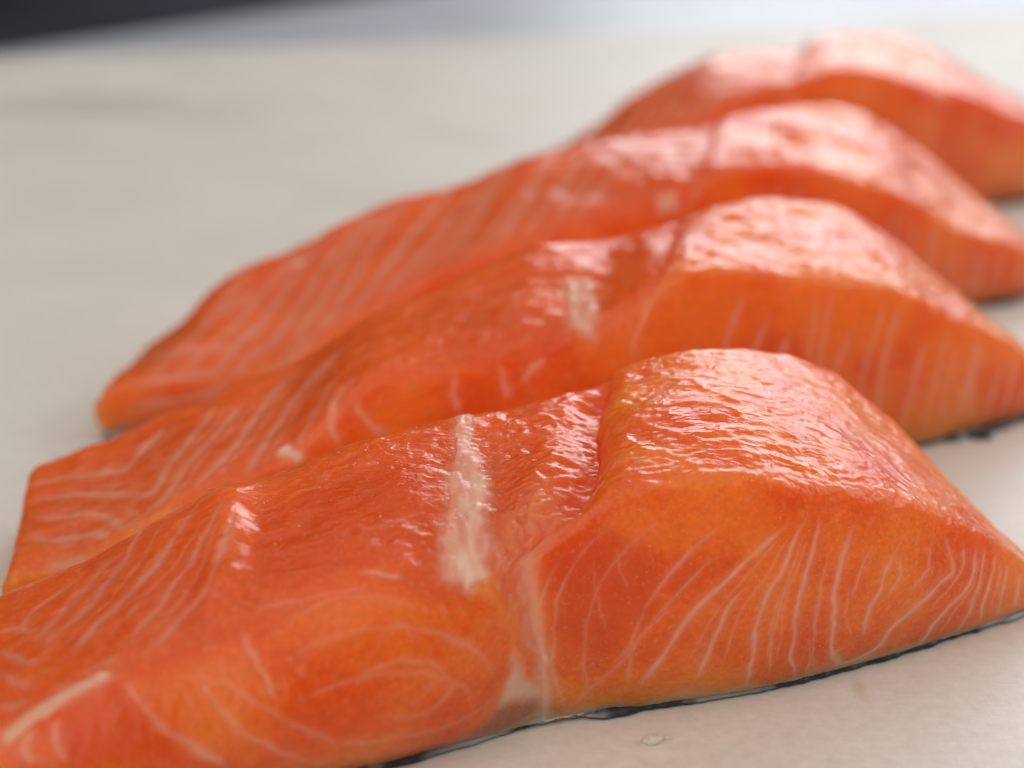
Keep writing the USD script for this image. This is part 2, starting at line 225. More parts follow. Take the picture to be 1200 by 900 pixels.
# ---------------------------------------------------------------- measurements of the portions: stations along each (metres) and marks on their surface (x in mm, share of the way round the section)
SPECS = [{'seed': 1,
  'ns': 1000,
  'nc': 560,
  'lean': 0.06,
  'groove': 1.0,
  'end_skew': 0.08,
  'beads': 3600,
  'lumps': 0.15,
  'rows': [(-0.112, 0.168, 0.01398, 0.00554, 0.04), (-0.10762, 0.16865, 0.01362, 0.00643, 0.04019), (-0.10323, 0.16939, 0.01312, 0.00801, 0.04038), (-0.09885, 0.17023, 0.01254, 0.0098, 0.04057),
           (-0.09447, 0.17117, 0.01201, 0.01158, 0.04077), (-0.09009, 0.17218, 0.01187, 0.01332, 0.04097), (-0.0857, 0.17327, 0.01235, 0.01508, 0.04118), (-0.08132, 0.17444, 0.01305, 0.01695, 0.04139),
           (-0.07694, 0.17567, 0.01376, 0.0188, 0.04161), (-0.07255, 0.17697, 0.01455, 0.02045, 0.04183), (-0.06817, 0.17833, 0.01554, 0.022, 0.04205), (-0.06379, 0.17974, 0.01674, 0.0236, 0.04227),
           (-0.0594, 0.1812, 0.01814, 0.02539, 0.0425), (-0.05502, 0.1828, 0.0197, 0.0275, 0.04273), (-0.05064, 0.18456, 0.02117, 0.02961, 0.04297), (-0.04626, 0.18646, 0.02214, 0.03094, 0.04321),
           (-0.04187, 0.18845, 0.02281, 0.03129, 0.04348), (-0.03749, 0.19051, 0.02372, 0.03201, 0.04376), (-0.03311, 0.1926, 0.02496, 0.03301, 0.04405), (-0.02872, 0.1947, 0.02601, 0.03399, 0.04435),
           (-0.02434, 0.19678, 0.02681, 0.03478, 0.04464), (-0.01996, 0.1988, 0.02735, 0.03515, 0.04493), (-0.01557, 0.20074, 0.02742, 0.03537, 0.04521), (-0.01119, 0.20264, 0.02674, 0.03545, 0.04547),
           (-0.00681, 0.20458, 0.02614, 0.03541, 0.0457), (-0.00243, 0.2065, 0.02716, 0.03547, 0.0459), (0.00196, 0.20833, 0.02928, 0.03579, 0.04608), (0.00634, 0.21003, 0.03155, 0.03622, 0.04625),
           (0.01072, 0.21153, 0.03337, 0.037, 0.04642), (0.01511, 0.2128, 0.0344, 0.03795, 0.04658), (0.01949, 0.21397, 0.03486, 0.03896, 0.04673), (0.02387, 0.21516, 0.03496, 0.03949, 0.04685),
           (0.02826, 0.21643, 0.03485, 0.03944, 0.04694), (0.03264, 0.21774, 0.03431, 0.03915, 0.04699), (0.03702, 0.21919, 0.03332, 0.03843, 0.04694), (0.0414, 0.22093, 0.03208, 0.0373, 0.04646),
           (0.04579, 0.22292, 0.03094, 0.03555, 0.0456), (0.05017, 0.22505, 0.02961, 0.03308, 0.0445), (0.05455, 0.22722, 0.02781, 0.02957, 0.04309), (0.05894, 0.22951, 0.02572, 0.02588, 0.04071),
           (0.06332, 0.2319, 0.02335, 0.02196, 0.0377), (0.0677, 0.23437, 0.02058, 0.0175, 0.03448), (0.07209, 0.23693, 0.01744, 0.0129, 0.03079), (0.07647, 0.23959, 0.01393, 0.00864, 0.02658),
           (0.08085, 0.2424, 0.0102, 0.0048, 0.02211), (0.08523, 0.2454, 0.00659, 0.00212, 0.01709), (0.08962, 0.24861, 0.00367, 0.00161, 0.01232), (0.094, 0.252, 0.00231, 0.0016, 0.008)],
  'bulge': [(-0.112, 0.0005), (-0.08, 0.0022), (-0.045, 0.0055), (-0.018, 0.0082), (-0.006, 0.005), (0.004, 0.0004), (0.012, 0.0012), (0.022, 0.0032), (0.04, 0.0036), (0.07, 0.0026), (0.094, 0.0008)],
  'top_bulge': [(-0.112, 0.0002), (-0.0502, 0.0008), (-0.009, 0.001), (0.0322, 0.0012), (0.0734, 0.0012), (0.094, 0.0008)],
  'seam': [(11.78, 0.7321), (9.71, 0.5804), (10.3, 0.4732), (7.65, 0.3518), (4.41, 0.3429), (2.35, 0.3161), (2.35, 0.2429), (3.82, 0.1411), (4.7, 0.0589), (4.11, 0.0054)],
  'lines': [('f', 0.57, 1, [(39.18, 0.2821), (35.94, 0.2536), (32.7, 0.225), (30.05, 0.1982), (27.69, 0.1786), (25.63, 0.1589), (24.15, 0.1375), (22.09, 0.1036), (20.32, 0.0732), (18.26, 0.0429)]),
            ('f', 0.52, 1, [(42.13, 0.2929), (40.36, 0.2643), (38.6, 0.2161), (36.24, 0.1732), (35.06, 0.1268), (34.76, 0.075), (34.17, 0.0036)]),
            ('f', 0.46, 0.92, [(33.0, 0.1875), (30.64, 0.1589), (29.46, 0.1268), (27.99, 0.0857), (26.51, 0.0393)]),
            ('f', 0.52, 0.92, [(44.19, 0.3018), (43.61, 0.2643), (42.43, 0.2143), (41.25, 0.1661), (40.95, 0.1214), (40.66, 0.0643), (41.54, 0.0232), (42.43, 0.0)]),
            ('f', 0.69, 1,
             [(49.5, 0.2875), (48.62, 0.2589), (47.44, 0.2125), (46.85, 0.1643), (47.14, 0.1089), (47.14, 0.0643), (48.03, 0.0357), (49.79, 0.0125), (52.45, 0.0179), (55.1, 0.0375), (56.57, 0.0732), (59.81, 0.1143),
              (62.47, 0.1482), (64.82, 0.1839), (66.89, 0.2179), (66.0, 0.2536), (65.41, 0.2857)]),
            ('f', 0.57, 0.92, [(56.28, 0.2339), (54.8, 0.2), (54.21, 0.1679), (52.74, 0.1339), (52.15, 0.0982), (51.86, 0.0714)]), ('f', 0.46, 0.8, [(57.46, 0.2268), (57.46, 0.1946), (55.69, 0.1589)]),
            ('f', 0.57, 1, [(71.01, 0.2893), (70.72, 0.2161), (69.24, 0.1625), (66.89, 0.1196), (64.23, 0.0643), (61.88, 0.0036), (58.34, 0.0)]),
            ('f', 0.52, 1, [(72.78, 0.3018), (72.19, 0.2107), (71.31, 0.1429), (70.42, 0.0696), (68.95, 0.0125), (67.18, 0.0)]), ('f', 0.46, 1, [(75.14, 0.3018), (74.25, 0.2179), (73.08, 0.1089), (73.08, 0.0232)]),
            ('f', 0.46, 1, [(77.5, 0.2839), (76.91, 0.2018), (76.32, 0.1), (76.32, 0.0268)]), ('f', 0.46, 1, [(79.85, 0.2589), (79.85, 0.1929), (79.26, 0.0875)]),
            ('f', 0.4, 0.52, [(22.39, 0.1714), (18.56, 0.1321), (14.43, 0.0857)]), ('f', 0.4, 0.46, [(43.02, 0.0929), (43.9, 0.05), (43.61, 0.0089)]),
            ('f', 0.34, 0.4, [(11.19, 0.25), (11.48, 0.2107), (12.37, 0.175), (13.25, 0.1429)]), ('f', 0.34, 0.4, [(14.13, 0.2679), (15.02, 0.2304), (16.2, 0.2018)]),
            ('b', 0.75, 0.63, [(-51.59, 0.4107), (-49.52, 0.4214), (-48.34, 0.4411), (-46.87, 0.4643), (-46.28, 0.5), (-44.81, 0.5357), (-43.63, 0.6036), (-43.04, 0.6589)]),
            ('b', 0.75, 0.69, [(-46.87, 0.3732), (-45.4, 0.3875), (-44.22, 0.4054), (-43.04, 0.4268), (-41.27, 0.4429), (-40.68, 0.4732), (-40.68, 0.5321), (-40.68, 0.6196)]),
            ('b', 1.05, 0.69, [(-57.77, 0.4411), (-56.6, 0.4661), (-55.42, 0.4929), (-53.65, 0.5143), (-51.59, 0.5429), (-50.11, 0.5696), (-48.64, 0.6321), (-47.46, 0.6821)]),
            ('b', 1.2, 0.57, [(-61.31, 0.4643), (-61.61, 0.5071), (-59.54, 0.5321), (-57.77, 0.5661), (-56.89, 0.6089), (-56.3, 0.6393), (-55.42, 0.7571), (-51.29, 0.6821)]),
            ('b', 1.2, 0.46, [(-63.37, 0.5089), (-63.37, 0.5357), (-62.19, 0.5821), (-60.43, 0.6161), (-59.25, 0.65), (-56.6, 0.675)]),
            ('b', 0.75, 0.57, [(-67.79, 0.5643), (-67.2, 0.6179), (-64.55, 0.6411), (-62.49, 0.6661)]), ('b', 0.68, 0.75, [(-71.04, 0.6), (-67.79, 0.5804), (-64.55, 0.5482)]),
            ('b', 0.68, 0.75, [(-69.27, 0.5464), (-66.62, 0.5125), (-63.37, 0.475), (-61.31, 0.4679)]), ('b', 0.68, 0.75, [(-66.91, 0.475), (-64.26, 0.4411), (-61.02, 0.4143)]),
            ('b', 0.68, 0.69, [(-64.85, 0.4036), (-62.78, 0.3857), (-61.02, 0.3857)]), ('m', 1.7, 1, [(-63.08, 0.3304), (-61.02, 0.3339), (-58.07, 0.35), (-55.71, 0.3607), (-53.65, 0.3625), (-50.11, 0.3518)]),
            ('b', 1.35, 0.57, [(-54.83, 0.3911), (-52.17, 0.3875), (-50.11, 0.3786)]), ('f', 0.69, 0.63, [(-56.01, 0.3214), (-56.3, 0.3), (-55.71, 0.2696), (-54.53, 0.2321)]),
            ('f', 0.8, 0.69, [(-58.66, 0.325), (-59.84, 0.2982), (-58.66, 0.25)]), ('f', 0.92, 0.69, [(-48.93, 0.3375), (-45.99, 0.2857), (-43.63, 0.2464), (-40.98, 0.2036), (-38.03, 0.1643), (-35.38, 0.1268)]),
            ('f', 0.69, 0.46, [(-39.8, 0.3161), (-38.62, 0.2768), (-35.97, 0.2286), (-33.61, 0.1875), (-29.78, 0.1375), (-24.18, 0.0661)]),
            ('f', 0.69, 0.52, [(-34.79, 0.3429), (-32.72, 0.2964), (-31.25, 0.2625), (-29.19, 0.2196)]), ('f', 0.46, 0.34, [(-27.71, 0.3321), (-23.88, 0.3411), (-17.99, 0.325), (-12.39, 0.3036)]),
            ('f', 0.57, 0.4, [(-22.41, 0.4804), (-19.76, 0.4571), (-16.52, 0.4643), (-13.27, 0.4732)]), ('f', 0.46, 0.92, [(-20.35, 0.3732), (-17.99, 0.3607), (-15.04, 0.35)]),
            ('f', 0.57, 0.4, [(-28.6, 0.2732), (-21.82, 0.2875), (-13.27, 0.275), (-6.49, 0.2321), (-2.66, 0.1482)]), ('f', 0.57, 0.34, [(-26.83, 0.2036), (-18.28, 0.2179), (-10.92, 0.1982), (-5.02, 0.1161)]),
            ('f', 0.57, 0.34, [(-33.61, 0.375), (-27.12, 0.3589), (-19.17, 0.3411)]), ('f', 0.57, 0.34, [(-43.04, 0.3214), (-36.56, 0.2786), (-28.89, 0.1911), (-21.53, 0.1089)]),
            ('f', 0.52, 0.48, [(7.36, 0.0304), (5.59, 0.125), (6.18, 0.2107), (9.42, 0.2696), (14.13, 0.3018)]), ('f', 0.46, 0.44, [(11.19, 0.0286), (10.01, 0.1107), (11.19, 0.1911), (15.02, 0.2536), (19.44, 0.2857)]),
            ('f', 0.46, 0.48, [(16.49, 0.0357), (16.79, 0.1089), (18.85, 0.1732), (23.86, 0.2375), (29.16, 0.2786)]), ('f', 0.4, 0.44, [(4.7, 0.075), (3.82, 0.15), (4.11, 0.2286), (6.47, 0.2786)]),
            ('f', 0.46, 0.52, [(37.42, 0.0286), (37.42, 0.0911), (38.3, 0.15), (40.07, 0.2125)]), ('f', 0.46, 0.48, [(44.78, 0.0268), (43.9, 0.1036), (44.49, 0.1732), (45.67, 0.2357)]),
            ('f', 0.46, 0.46, [(-23.59, 0.1196), (-16.52, 0.0875), (-7.97, 0.0714), (-2.66, 0.0929)]),
            ('f', 0.46, 0.4, [(-21.53, 0.2054), (-15.04, 0.2304), (-9.74, 0.2089), (-7.67, 0.1625), (-10.92, 0.1268), (-17.1, 0.1482)]),
            ('f', 0.46, 0.46, [(7.95, 0.0161), (12.07, 0.0554), (16.2, 0.0946), (19.14, 0.1429), (23.86, 0.1946), (28.58, 0.2393)]), ('f', 0.4, 0.46, [(49.2, 0.1768), (48.91, 0.1286), (50.09, 0.0804)]),
            ('f', 0.46, 0.57, [(62.47, 0.2643), (62.47, 0.2179), (59.81, 0.1696)]), ('f', 0.4, 0.57, [(52.45, 0.25), (50.68, 0.2054), (49.79, 0.1589)]),
            ('f', 0.4, 0.69, [(68.66, 0.2839), (68.66, 0.2411), (66.3, 0.1696), (63.35, 0.1196)]), ('f', 0.57, 0.69, [(5.59, 0.0), (10.89, 0.0), (16.2, 0.0036)]),
            ('f', 0.46, 0.69, [(1.17, 0.1839), (3.53, 0.1357), (5.88, 0.0982)]),
            ('f', 0.35, 0.4, [(37.99, 0.2639), (36.11, 0.2418), (34.34, 0.2195), (32.32, 0.1969), (30.49, 0.1751), (28.81, 0.1525), (27.47, 0.1282), (26.3, 0.1036), (25.14, 0.0789)]),
            ('f', 0.35, 0.4, [(39.41, 0.266), (37.89, 0.2419), (36.73, 0.2176), (35.21, 0.1936), (33.56, 0.1698), (32.36, 0.1452), (31.53, 0.1197), (30.97, 0.0938), (30.48, 0.068)]),
            ('f', 0.35, 0.4, [(41.8, 0.27), (40.84, 0.2436), (39.95, 0.217), (39.04, 0.191), (38.02, 0.1648), (37.51, 0.1378), (37.25, 0.1107), (37.03, 0.0836), (36.9, 0.0564)]),
            ('f', 0.35, 0.4, [(42.59, 0.2722), (41.71, 0.2452), (40.78, 0.2183), (39.87, 0.1916), (39.24, 0.1648), (38.88, 0.1375), (38.82, 0.1101), (38.55, 0.0827), (38.58, 0.0553)]),
            ('b', 0.5, 0.4, [(-46.92, 0.4101), (-45.65, 0.4318), (-44.48, 0.4533), (-43.79, 0.4757), (-43.22, 0.4988), (-42.87, 0.522), (-42.85, 0.5454), (-42.86, 0.5688), (-42.58, 0.5923)]),
            ('b', 0.5, 0.4, [(-52.85, 0.4451), (-51.71, 0.4671), (-50.52, 0.4887), (-49.4, 0.5107), (-48.17, 0.5326), (-46.99, 0.5549), (-46.38, 0.5779), (-45.88, 0.6011), (-45.49, 0.6242)]),
            ('b', 0.5, 0.4, [(-59.11, 0.4809), (-57.57, 0.5075), (-55.82, 0.5341), (-54.64, 0.5613), (-53.53, 0.5888), (-52.9, 0.6168), (-52.57, 0.6453), (-52.3, 0.6738), (-51.65, 0.6918)]),
            ('f', 0.35, 0.45, [(71.52, 0.2671), (71.36, 0.2387), (71.11, 0.2104), (70.71, 0.1822), (69.79, 0.1544), (68.81, 0.1269), (67.74, 0.0992), (67.06, 0.0714), (66.2, 0.0436)]),
            ('f', 0.35, 0.45, [(73.63, 0.2752), (73.25, 0.2485), (72.88, 0.2219), (72.47, 0.1953), (72.04, 0.1687), (71.52, 0.1421), (71.36, 0.1155), (71.1, 0.0889), (70.81, 0.0623)]),
            ('f', 0.35, 0.45, [(76.13, 0.2685), (75.87, 0.2442), (75.78, 0.2198), (75.53, 0.1955), (75.45, 0.1712), (75.12, 0.1468), (74.94, 0.1225), (74.86, 0.0981), (75.0, 0.0738)])],
  'ridges': [(0.3, [(11.78, 0.7054), (15.02, 0.6714), (19.44, 0.6518), (25.33, 0.6161), (27.99, 0.575), (31.82, 0.5429)]),
             (0.3, [(13.25, 0.6107), (16.79, 0.5714), (20.91, 0.55), (24.45, 0.5446), (29.46, 0.5304), (32.41, 0.4911)]), (0.3, [(11.48, 0.5768), (15.02, 0.5429), (18.26, 0.5), (21.5, 0.4679), (24.15, 0.4446)]),
             (0.3, [(24.74, 0.4536), (29.16, 0.4536), (31.82, 0.4232), (33.0, 0.3857)]), (0.3, [(14.13, 0.4946), (16.2, 0.4571), (17.97, 0.4286), (21.5, 0.4107), (25.04, 0.3821)]),
             (0.35, [(10.3, 0.4268), (13.84, 0.4054), (17.08, 0.375), (20.91, 0.3679)]), (0.25, [(15.02, 0.3714), (20.32, 0.3429), (26.51, 0.3268)]),
             (0.3, [(26.51, 0.3607), (30.05, 0.3571), (35.06, 0.3464), (39.48, 0.3321)]), (0.3, [(15.31, 0.7464), (20.91, 0.7339), (27.69, 0.6929), (29.75, 0.6357)]),
             (1.0, [(-42.15, 0.6607), (-40.98, 0.5804), (-39.21, 0.5125), (-38.32, 0.4464)]), (1.6, [(-43.33, 0.6786), (-42.15, 0.5964), (-40.39, 0.5286), (-39.21, 0.4518), (-37.73, 0.3857)])],
  'regions': {'crinkle': [(-4.14, 0.6696), (7.65, 0.6571), (10.01, 0.4518), (6.18, 0.3625), (2.05, 0.3339), (-1.48, 0.3661), (-1.48, 0.4911)],
              'deep': [(-55.42, 0.3071), (-53.35, 0.3429), (-49.23, 0.3357), (-45.99, 0.2857), (-40.98, 0.2036), (-35.97, 0.1286), (-53.94, 0.2196)],
              'bright': [(-48.64, 0.3393), (-40.39, 0.3268), (-38.62, 0.2768), (-34.49, 0.2018), (-37.73, 0.1696), (-43.63, 0.2518)],
              'deep_top': [(-38.32, 0.6125), (-26.83, 0.6125), (-13.57, 0.5946), (-11.21, 0.4018), (-19.76, 0.3714), (-29.78, 0.3893), (-35.38, 0.4429)],
              'deep_loin': [(4.41, 0.3), (11.48, 0.3), (20.03, 0.2589), (20.32, 0.1607), (12.07, 0.0857), (5.88, 0.1464)],
              'bright_loin': [(30.93, 0.3071), (43.9, 0.3018), (41.54, 0.2375), (33.59, 0.2375)],
              'bright_belly': [(-28.89, 0.3411), (-13.57, 0.3232), (-6.79, 0.2875), (-13.27, 0.2571), (-23.88, 0.2625)],
              'ribbon': [(-12.09, 0.7161), (-10.92, 0.6321), (-10.62, 0.5464), (-10.33, 0.4875), (-10.33, 0.4339), (-10.03, 0.3839), (-9.74, 0.3375), (-5.91, 0.3161), (-3.55, 0.3268), (-3.55, 0.3643), (-4.14, 0.4071),
                         (-5.32, 0.4482), (-4.73, 0.4911), (-5.91, 0.5482), (-8.56, 0.6161), (-9.74, 0.7482)],
              'vee': [(0.28, 0.1518), (2.35, 0.0946), (4.41, 0.0482), (1.46, 0.0607), (-1.48, 0.0714), (-0.31, 0.1161)],
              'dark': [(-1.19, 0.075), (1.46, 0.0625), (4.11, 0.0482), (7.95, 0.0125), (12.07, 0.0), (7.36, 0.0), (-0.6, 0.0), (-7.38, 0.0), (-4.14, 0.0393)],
              'amber': [(-5.91, 0.3161), (-3.55, 0.3339), (-1.78, 0.2929), (0.58, 0.1964), (1.46, 0.1393), (0.28, 0.1518), (-0.31, 0.2054), (-2.37, 0.2661)],
              'strip': [(-3.25, 0.3768), (-0.9, 0.4286), (3.53, 0.4661), (6.77, 0.3589), (2.64, 0.3286), (2.35, 0.2429), (3.82, 0.1411), (1.76, 0.1393), (-0.31, 0.2429), (-2.37, 0.3107)]}},
 {'seed': 2,
  'ns': 460,
  'nc': 280,
  'lean': 0.08,
  'groove': 0.14,
  'end_skew': -0.14,
  'beads': 600,
  'lumps': 0.6,
  'rows': [(-0.0805, 0.2423, 0.0075, 0.01252, 0.036), (-0.07632, 0.24453, 0.0075, 0.01355, 0.03659), (-0.07214, 0.24674, 0.0075, 0.01508, 0.03718), (-0.06796, 0.24893, 0.00871, 0.01673, 0.03775),
           (-0.06378, 0.25109, 0.01066, 0.01821, 0.0383), (-0.0596, 0.25322, 0.01276, 0.01998, 0.03884), (-0.05541, 0.25533, 0.01458, 0.02184, 0.03936), (-0.05123, 0.2574, 0.01582, 0.02331, 0.03986),
           (-0.04705, 0.25944, 0.01681, 0.02414, 0.04034), (-0.04287, 0.26146, 0.01786, 0.02525, 0.04082), (-0.03869, 0.26348, 0.01953, 0.02741, 0.0413), (-0.03451, 0.26548, 0.02251, 0.02948, 0.04177),
           (-0.03033, 0.26746, 0.02574, 0.03143, 0.04223), (-0.02615, 0.26942, 0.02791, 0.03262, 0.04268), (-0.02197, 0.27136, 0.02912, 0.03335, 0.04312), (-0.01779, 0.27326, 0.03, 0.03449, 0.04353),
           (-0.01361, 0.27514, 0.03065, 0.03583, 0.04393), (-0.00943, 0.27698, 0.031, 0.03695, 0.04429), (-0.00524, 0.27879, 0.03126, 0.03806, 0.04463), (-0.00106, 0.28056, 0.03154, 0.03931, 0.04493),
           (0.00312, 0.28227, 0.03183, 0.04013, 0.04521), (0.0073, 0.28393, 0.03215, 0.04007, 0.0455), (0.01148, 0.28554, 0.03263, 0.03984, 0.04578), (0.01566, 0.28712, 0.03396, 0.03969, 0.04606),
           (0.01984, 0.28868, 0.03671, 0.03993, 0.04632), (0.02402, 0.29024, 0.0396, 0.0403, 0.04655), (0.0282, 0.29181, 0.04137, 0.04071, 0.04674), (0.03238, 0.29341, 0.04218, 0.04148, 0.04689),
           (0.03656, 0.29498, 0.04199, 0.04262, 0.04698), (0.04074, 0.29653, 0.04127, 0.04344, 0.047), (0.04493, 0.29809, 0.04056, 0.04367, 0.04698), (0.04911, 0.29967, 0.03975, 0.04365, 0.04694),
           (0.05329, 0.30129, 0.03878, 0.04335, 0.04686), (0.05747, 0.30296, 0.03775, 0.04277, 0.04676), (0.06165, 0.30469, 0.03677, 0.04189, 0.04663), (0.06583, 0.30646, 0.03589, 0.04023, 0.04646),
           (0.07001, 0.30827, 0.03497, 0.03797, 0.04627), (0.07419, 0.31015, 0.03367, 0.03471, 0.04605), (0.07837, 0.31212, 0.03171, 0.03119, 0.04538), (0.08255, 0.31421, 0.02939, 0.02779, 0.04364),
           (0.08673, 0.31651, 0.02683, 0.0244, 0.04122), (0.09091, 0.31903, 0.02415, 0.02098, 0.03852), (0.0951, 0.3216, 0.02149, 0.01744, 0.03595), (0.09928, 0.32418, 0.01888, 0.01383, 0.03347),
           (0.10346, 0.32686, 0.01619, 0.01034, 0.03082), (0.10764, 0.32971, 0.01327, 0.00704, 0.02803), (0.11182, 0.33277, 0.01028, 0.00408, 0.02508), (0.116, 0.336, 0.00799, 0.002, 0.022)],
  'bulge': [(-0.0805, 0.0005), (-0.03138, 0.002), (0.01775, 0.0028), (0.06688, 0.0028), (0.116, 0.0008)],
  'top_bulge': [(-0.0805, 0.0002), (-0.02155, 0.0008), (0.01775, 0.001), (0.05705, 0.0012), (0.09635, 0.0012), (0.116, 0.0008)],
  'seam': [(31.1, 0.6964), (29.14, 0.5214), (27.17, 0.3821), (25.2, 0.3286), (21.83, 0.2786)],
  'lines': [('b', 1.05, 1, [(-80.22, 0.6607), (-75.16, 0.6321), (-70.38, 0.6), (-66.16, 0.5679), (-63.91, 0.6143), (-61.67, 0.6607)]),
            ('b', 1.05, 1, [(-79.66, 0.5929), (-74.6, 0.5679), (-67.01, 0.5), (-60.54, 0.425), (-58.85, 0.4893), (-56.32, 0.5571), (-54.36, 0.6321)]),
            ('b', 1.05, 1, [(-78.25, 0.5286), (-73.47, 0.4929), (-67.57, 0.4393), (-62.23, 0.3571), (-58.01, 0.3714), (-55.76, 0.4536), (-52.39, 0.5143), (-49.86, 0.6)]),
            ('b', 1.05, 1, [(-77.13, 0.4607), (-74.6, 0.425), (-70.38, 0.4071), (-65.88, 0.3429)]), ('b', 1.05, 1, [(-74.6, 0.3143), (-71.5, 0.325), (-68.97, 0.2929)]),
            ('b', 1.05, 1, [(-52.67, 0.3571), (-50.7, 0.3929), (-48.17, 0.4393), (-46.2, 0.5214), (-44.24, 0.6107), (-41.42, 0.6571)]),
            ('b', 1.05, 1, [(-45.08, 0.3357), (-43.11, 0.3857), (-41.42, 0.45), (-39.18, 0.5214), (-36.36, 0.5714), (-32.99, 0.5964)]), ('m', 1.5, 1, [(-40.02, 0.3571), (-37.77, 0.3357), (-35.24, 0.275)]),
            ('f', 0.92, 1, [(-29.06, 0.25), (-30.74, 0.3036), (-30.74, 0.35), (-29.62, 0.3857), (-27.37, 0.3964)]), ('f', 0.8, 0.91, [(-27.09, 0.3214), (-24.84, 0.2786), (-22.31, 0.2357)]),
            ('b', 1.05, 0.78, [(-36.93, 0.3321), (-34.68, 0.3714), (-32.71, 0.4321), (-31.59, 0.4571)]), ('f', 0.69, 0.78, [(-9.94, 0.3143), (-10.22, 0.2786), (-9.1, 0.2429)]),
            ('f', 0.69, 0.91, [(-2.35, 0.3143), (-1.51, 0.2786), (-0.38, 0.25)]), ('f', 0.69, 0.78, [(1.59, 0.2714), (3.55, 0.3), (5.8, 0.3107)]),
            ('f', 0.54, 0.79, [(34.89, 0.0543), (35.8, 0.104), (36.92, 0.1537), (38.4, 0.2034), (40.22, 0.2531), (42.26, 0.3028)]),
            ('f', 0.87, 0.68, [(40.68, 0.038), (40.89, 0.0851), (41.56, 0.1322), (42.97, 0.1792), (45.13, 0.2263), (47.75, 0.2734)]),
            ('f', 0.83, 0.67, [(46.49, 0.0422), (46.54, 0.0829), (46.97, 0.1236), (48.02, 0.1643), (49.69, 0.205), (51.75, 0.2457)]),
            ('f', 0.58, 0.61, [(52.04, 0.0557), (53.49, 0.1066), (54.75, 0.1575), (55.67, 0.2083), (56.27, 0.2592), (56.67, 0.3101)]),
            ('f', 0.63, 0.58, [(55.98, 0.0498), (56.65, 0.1052), (57.34, 0.1607), (58.08, 0.2162), (58.86, 0.2716), (59.66, 0.3271)]),
            ('f', 0.77, 0.6, [(60.74, 0.039), (60.26, 0.0833), (60.25, 0.1276), (60.97, 0.1719), (62.44, 0.2161), (64.37, 0.2604)]),
            ('f', 0.65, 0.55, [(66.16, 0.0533), (66.37, 0.1051), (66.89, 0.1569), (67.93, 0.2088), (69.48, 0.2606), (71.34, 0.3124)]),
            ('f', 0.77, 0.7, [(71.16, 0.0203), (70.72, 0.0784), (70.68, 0.1365), (71.29, 0.1946), (72.56, 0.2527), (74.23, 0.3108)]),
            ('f', 0.77, 0.61, [(76.27, 0.0256), (76.74, 0.0705), (77.32, 0.1155), (78.09, 0.1604), (79.05, 0.2054), (80.12, 0.2503)]),
            ('f', 0.62, 0.46, [(80.85, 0.0421), (81.59, 0.0918), (82.39, 0.1414), (83.29, 0.1911), (84.29, 0.2407), (85.36, 0.2903)]),
            ('f', 0.52, 0.55, [(85.11, 0.0541), (85.03, 0.0955), (85.19, 0.1369), (85.74, 0.1783), (86.68, 0.2197), (87.86, 0.2611)]),
            ('f', 0.66, 0.73, [(89.03, 0.0514), (89.46, 0.101), (90.0, 0.1507), (90.75, 0.2004), (91.7, 0.2501), (92.77, 0.2998)]),
            ('f', 0.56, 0.63, [(92.66, 0.0489), (91.77, 0.0954), (91.37, 0.142), (91.77, 0.1885), (92.96, 0.235), (94.64, 0.2816)]),
            ('f', 0.75, 0.58, [(96.2, 0.0352), (96.33, 0.0816), (96.67, 0.128), (97.35, 0.1744), (98.37, 0.2208), (99.61, 0.2671)]),
            ('f', 0.61, 0.79, [(99.57, 0.0563), (100.48, 0.1057), (101.18, 0.155), (101.58, 0.2043), (101.66, 0.2536), (101.54, 0.303)]),
            ('f', 0.86, 0.61, [(104.1, 0.0309), (104.15, 0.0744), (104.41, 0.118), (105.01, 0.1616), (105.94, 0.2051), (107.08, 0.2487)]),
            ('f', 0.8, 0.7, [(107.55, 0.0271), (107.68, 0.0851), (107.91, 0.1431), (108.32, 0.2011), (108.89, 0.2591), (109.58, 0.3171)]),
            ('f', 0.67, 0.46, [(111.33, 0.046), (111.55, 0.0863), (111.86, 0.1266), (112.34, 0.167), (112.99, 0.2073), (113.74, 0.2476)]),
            ('b', 0.7, 0.45, [(-77.62, 0.6607), (-72.56, 0.6321), (-67.78, 0.6), (-63.56, 0.5679), (-61.31, 0.6143), (-59.07, 0.6607)]),
            ('b', 0.7, 0.45, [(-77.06, 0.5929), (-72.0, 0.5679), (-64.41, 0.5), (-57.94, 0.425), (-56.25, 0.4893), (-53.72, 0.5571), (-51.76, 0.6321)]),
            ('b', 0.7, 0.45, [(-75.65, 0.5286), (-70.87, 0.4929), (-64.97, 0.4393), (-59.63, 0.3571), (-55.41, 0.3714), (-53.16, 0.4536), (-49.79, 0.5143), (-47.26, 0.6)]),
            ('b', 0.7, 0.45, [(-50.07, 0.3571), (-48.1, 0.3929), (-45.57, 0.4393), (-43.6, 0.5214), (-41.64, 0.6107), (-38.82, 0.6571)]),
            ('b', 0.7, 0.45, [(-42.48, 0.3357), (-40.51, 0.3857), (-38.82, 0.45), (-36.58, 0.5214), (-33.76, 0.5714), (-30.39, 0.5964)])],
  'ridges': [(0.4, [(-0.1, 0.7429), (7.21, 0.6607), (13.95, 0.6464), (20.7, 0.5857)]), (0.4, [(4.4, 0.5857), (12.55, 0.55), (20.98, 0.4857)]), (0.4, [(6.36, 0.5286), (12.83, 0.4857), (21.83, 0.4107)]),
             (0.4, [(-2.91, 0.4857), (1.87, 0.4679), (5.24, 0.45)]), (0.4, [(-3.19, 0.4179), (1.59, 0.4071), (5.52, 0.3821)]), (0.4, [(30.82, 0.5643), (35.88, 0.5214), (42.35, 0.4607)]),
             (0.4, [(32.23, 0.45), (38.97, 0.4), (43.75, 0.3679)])],
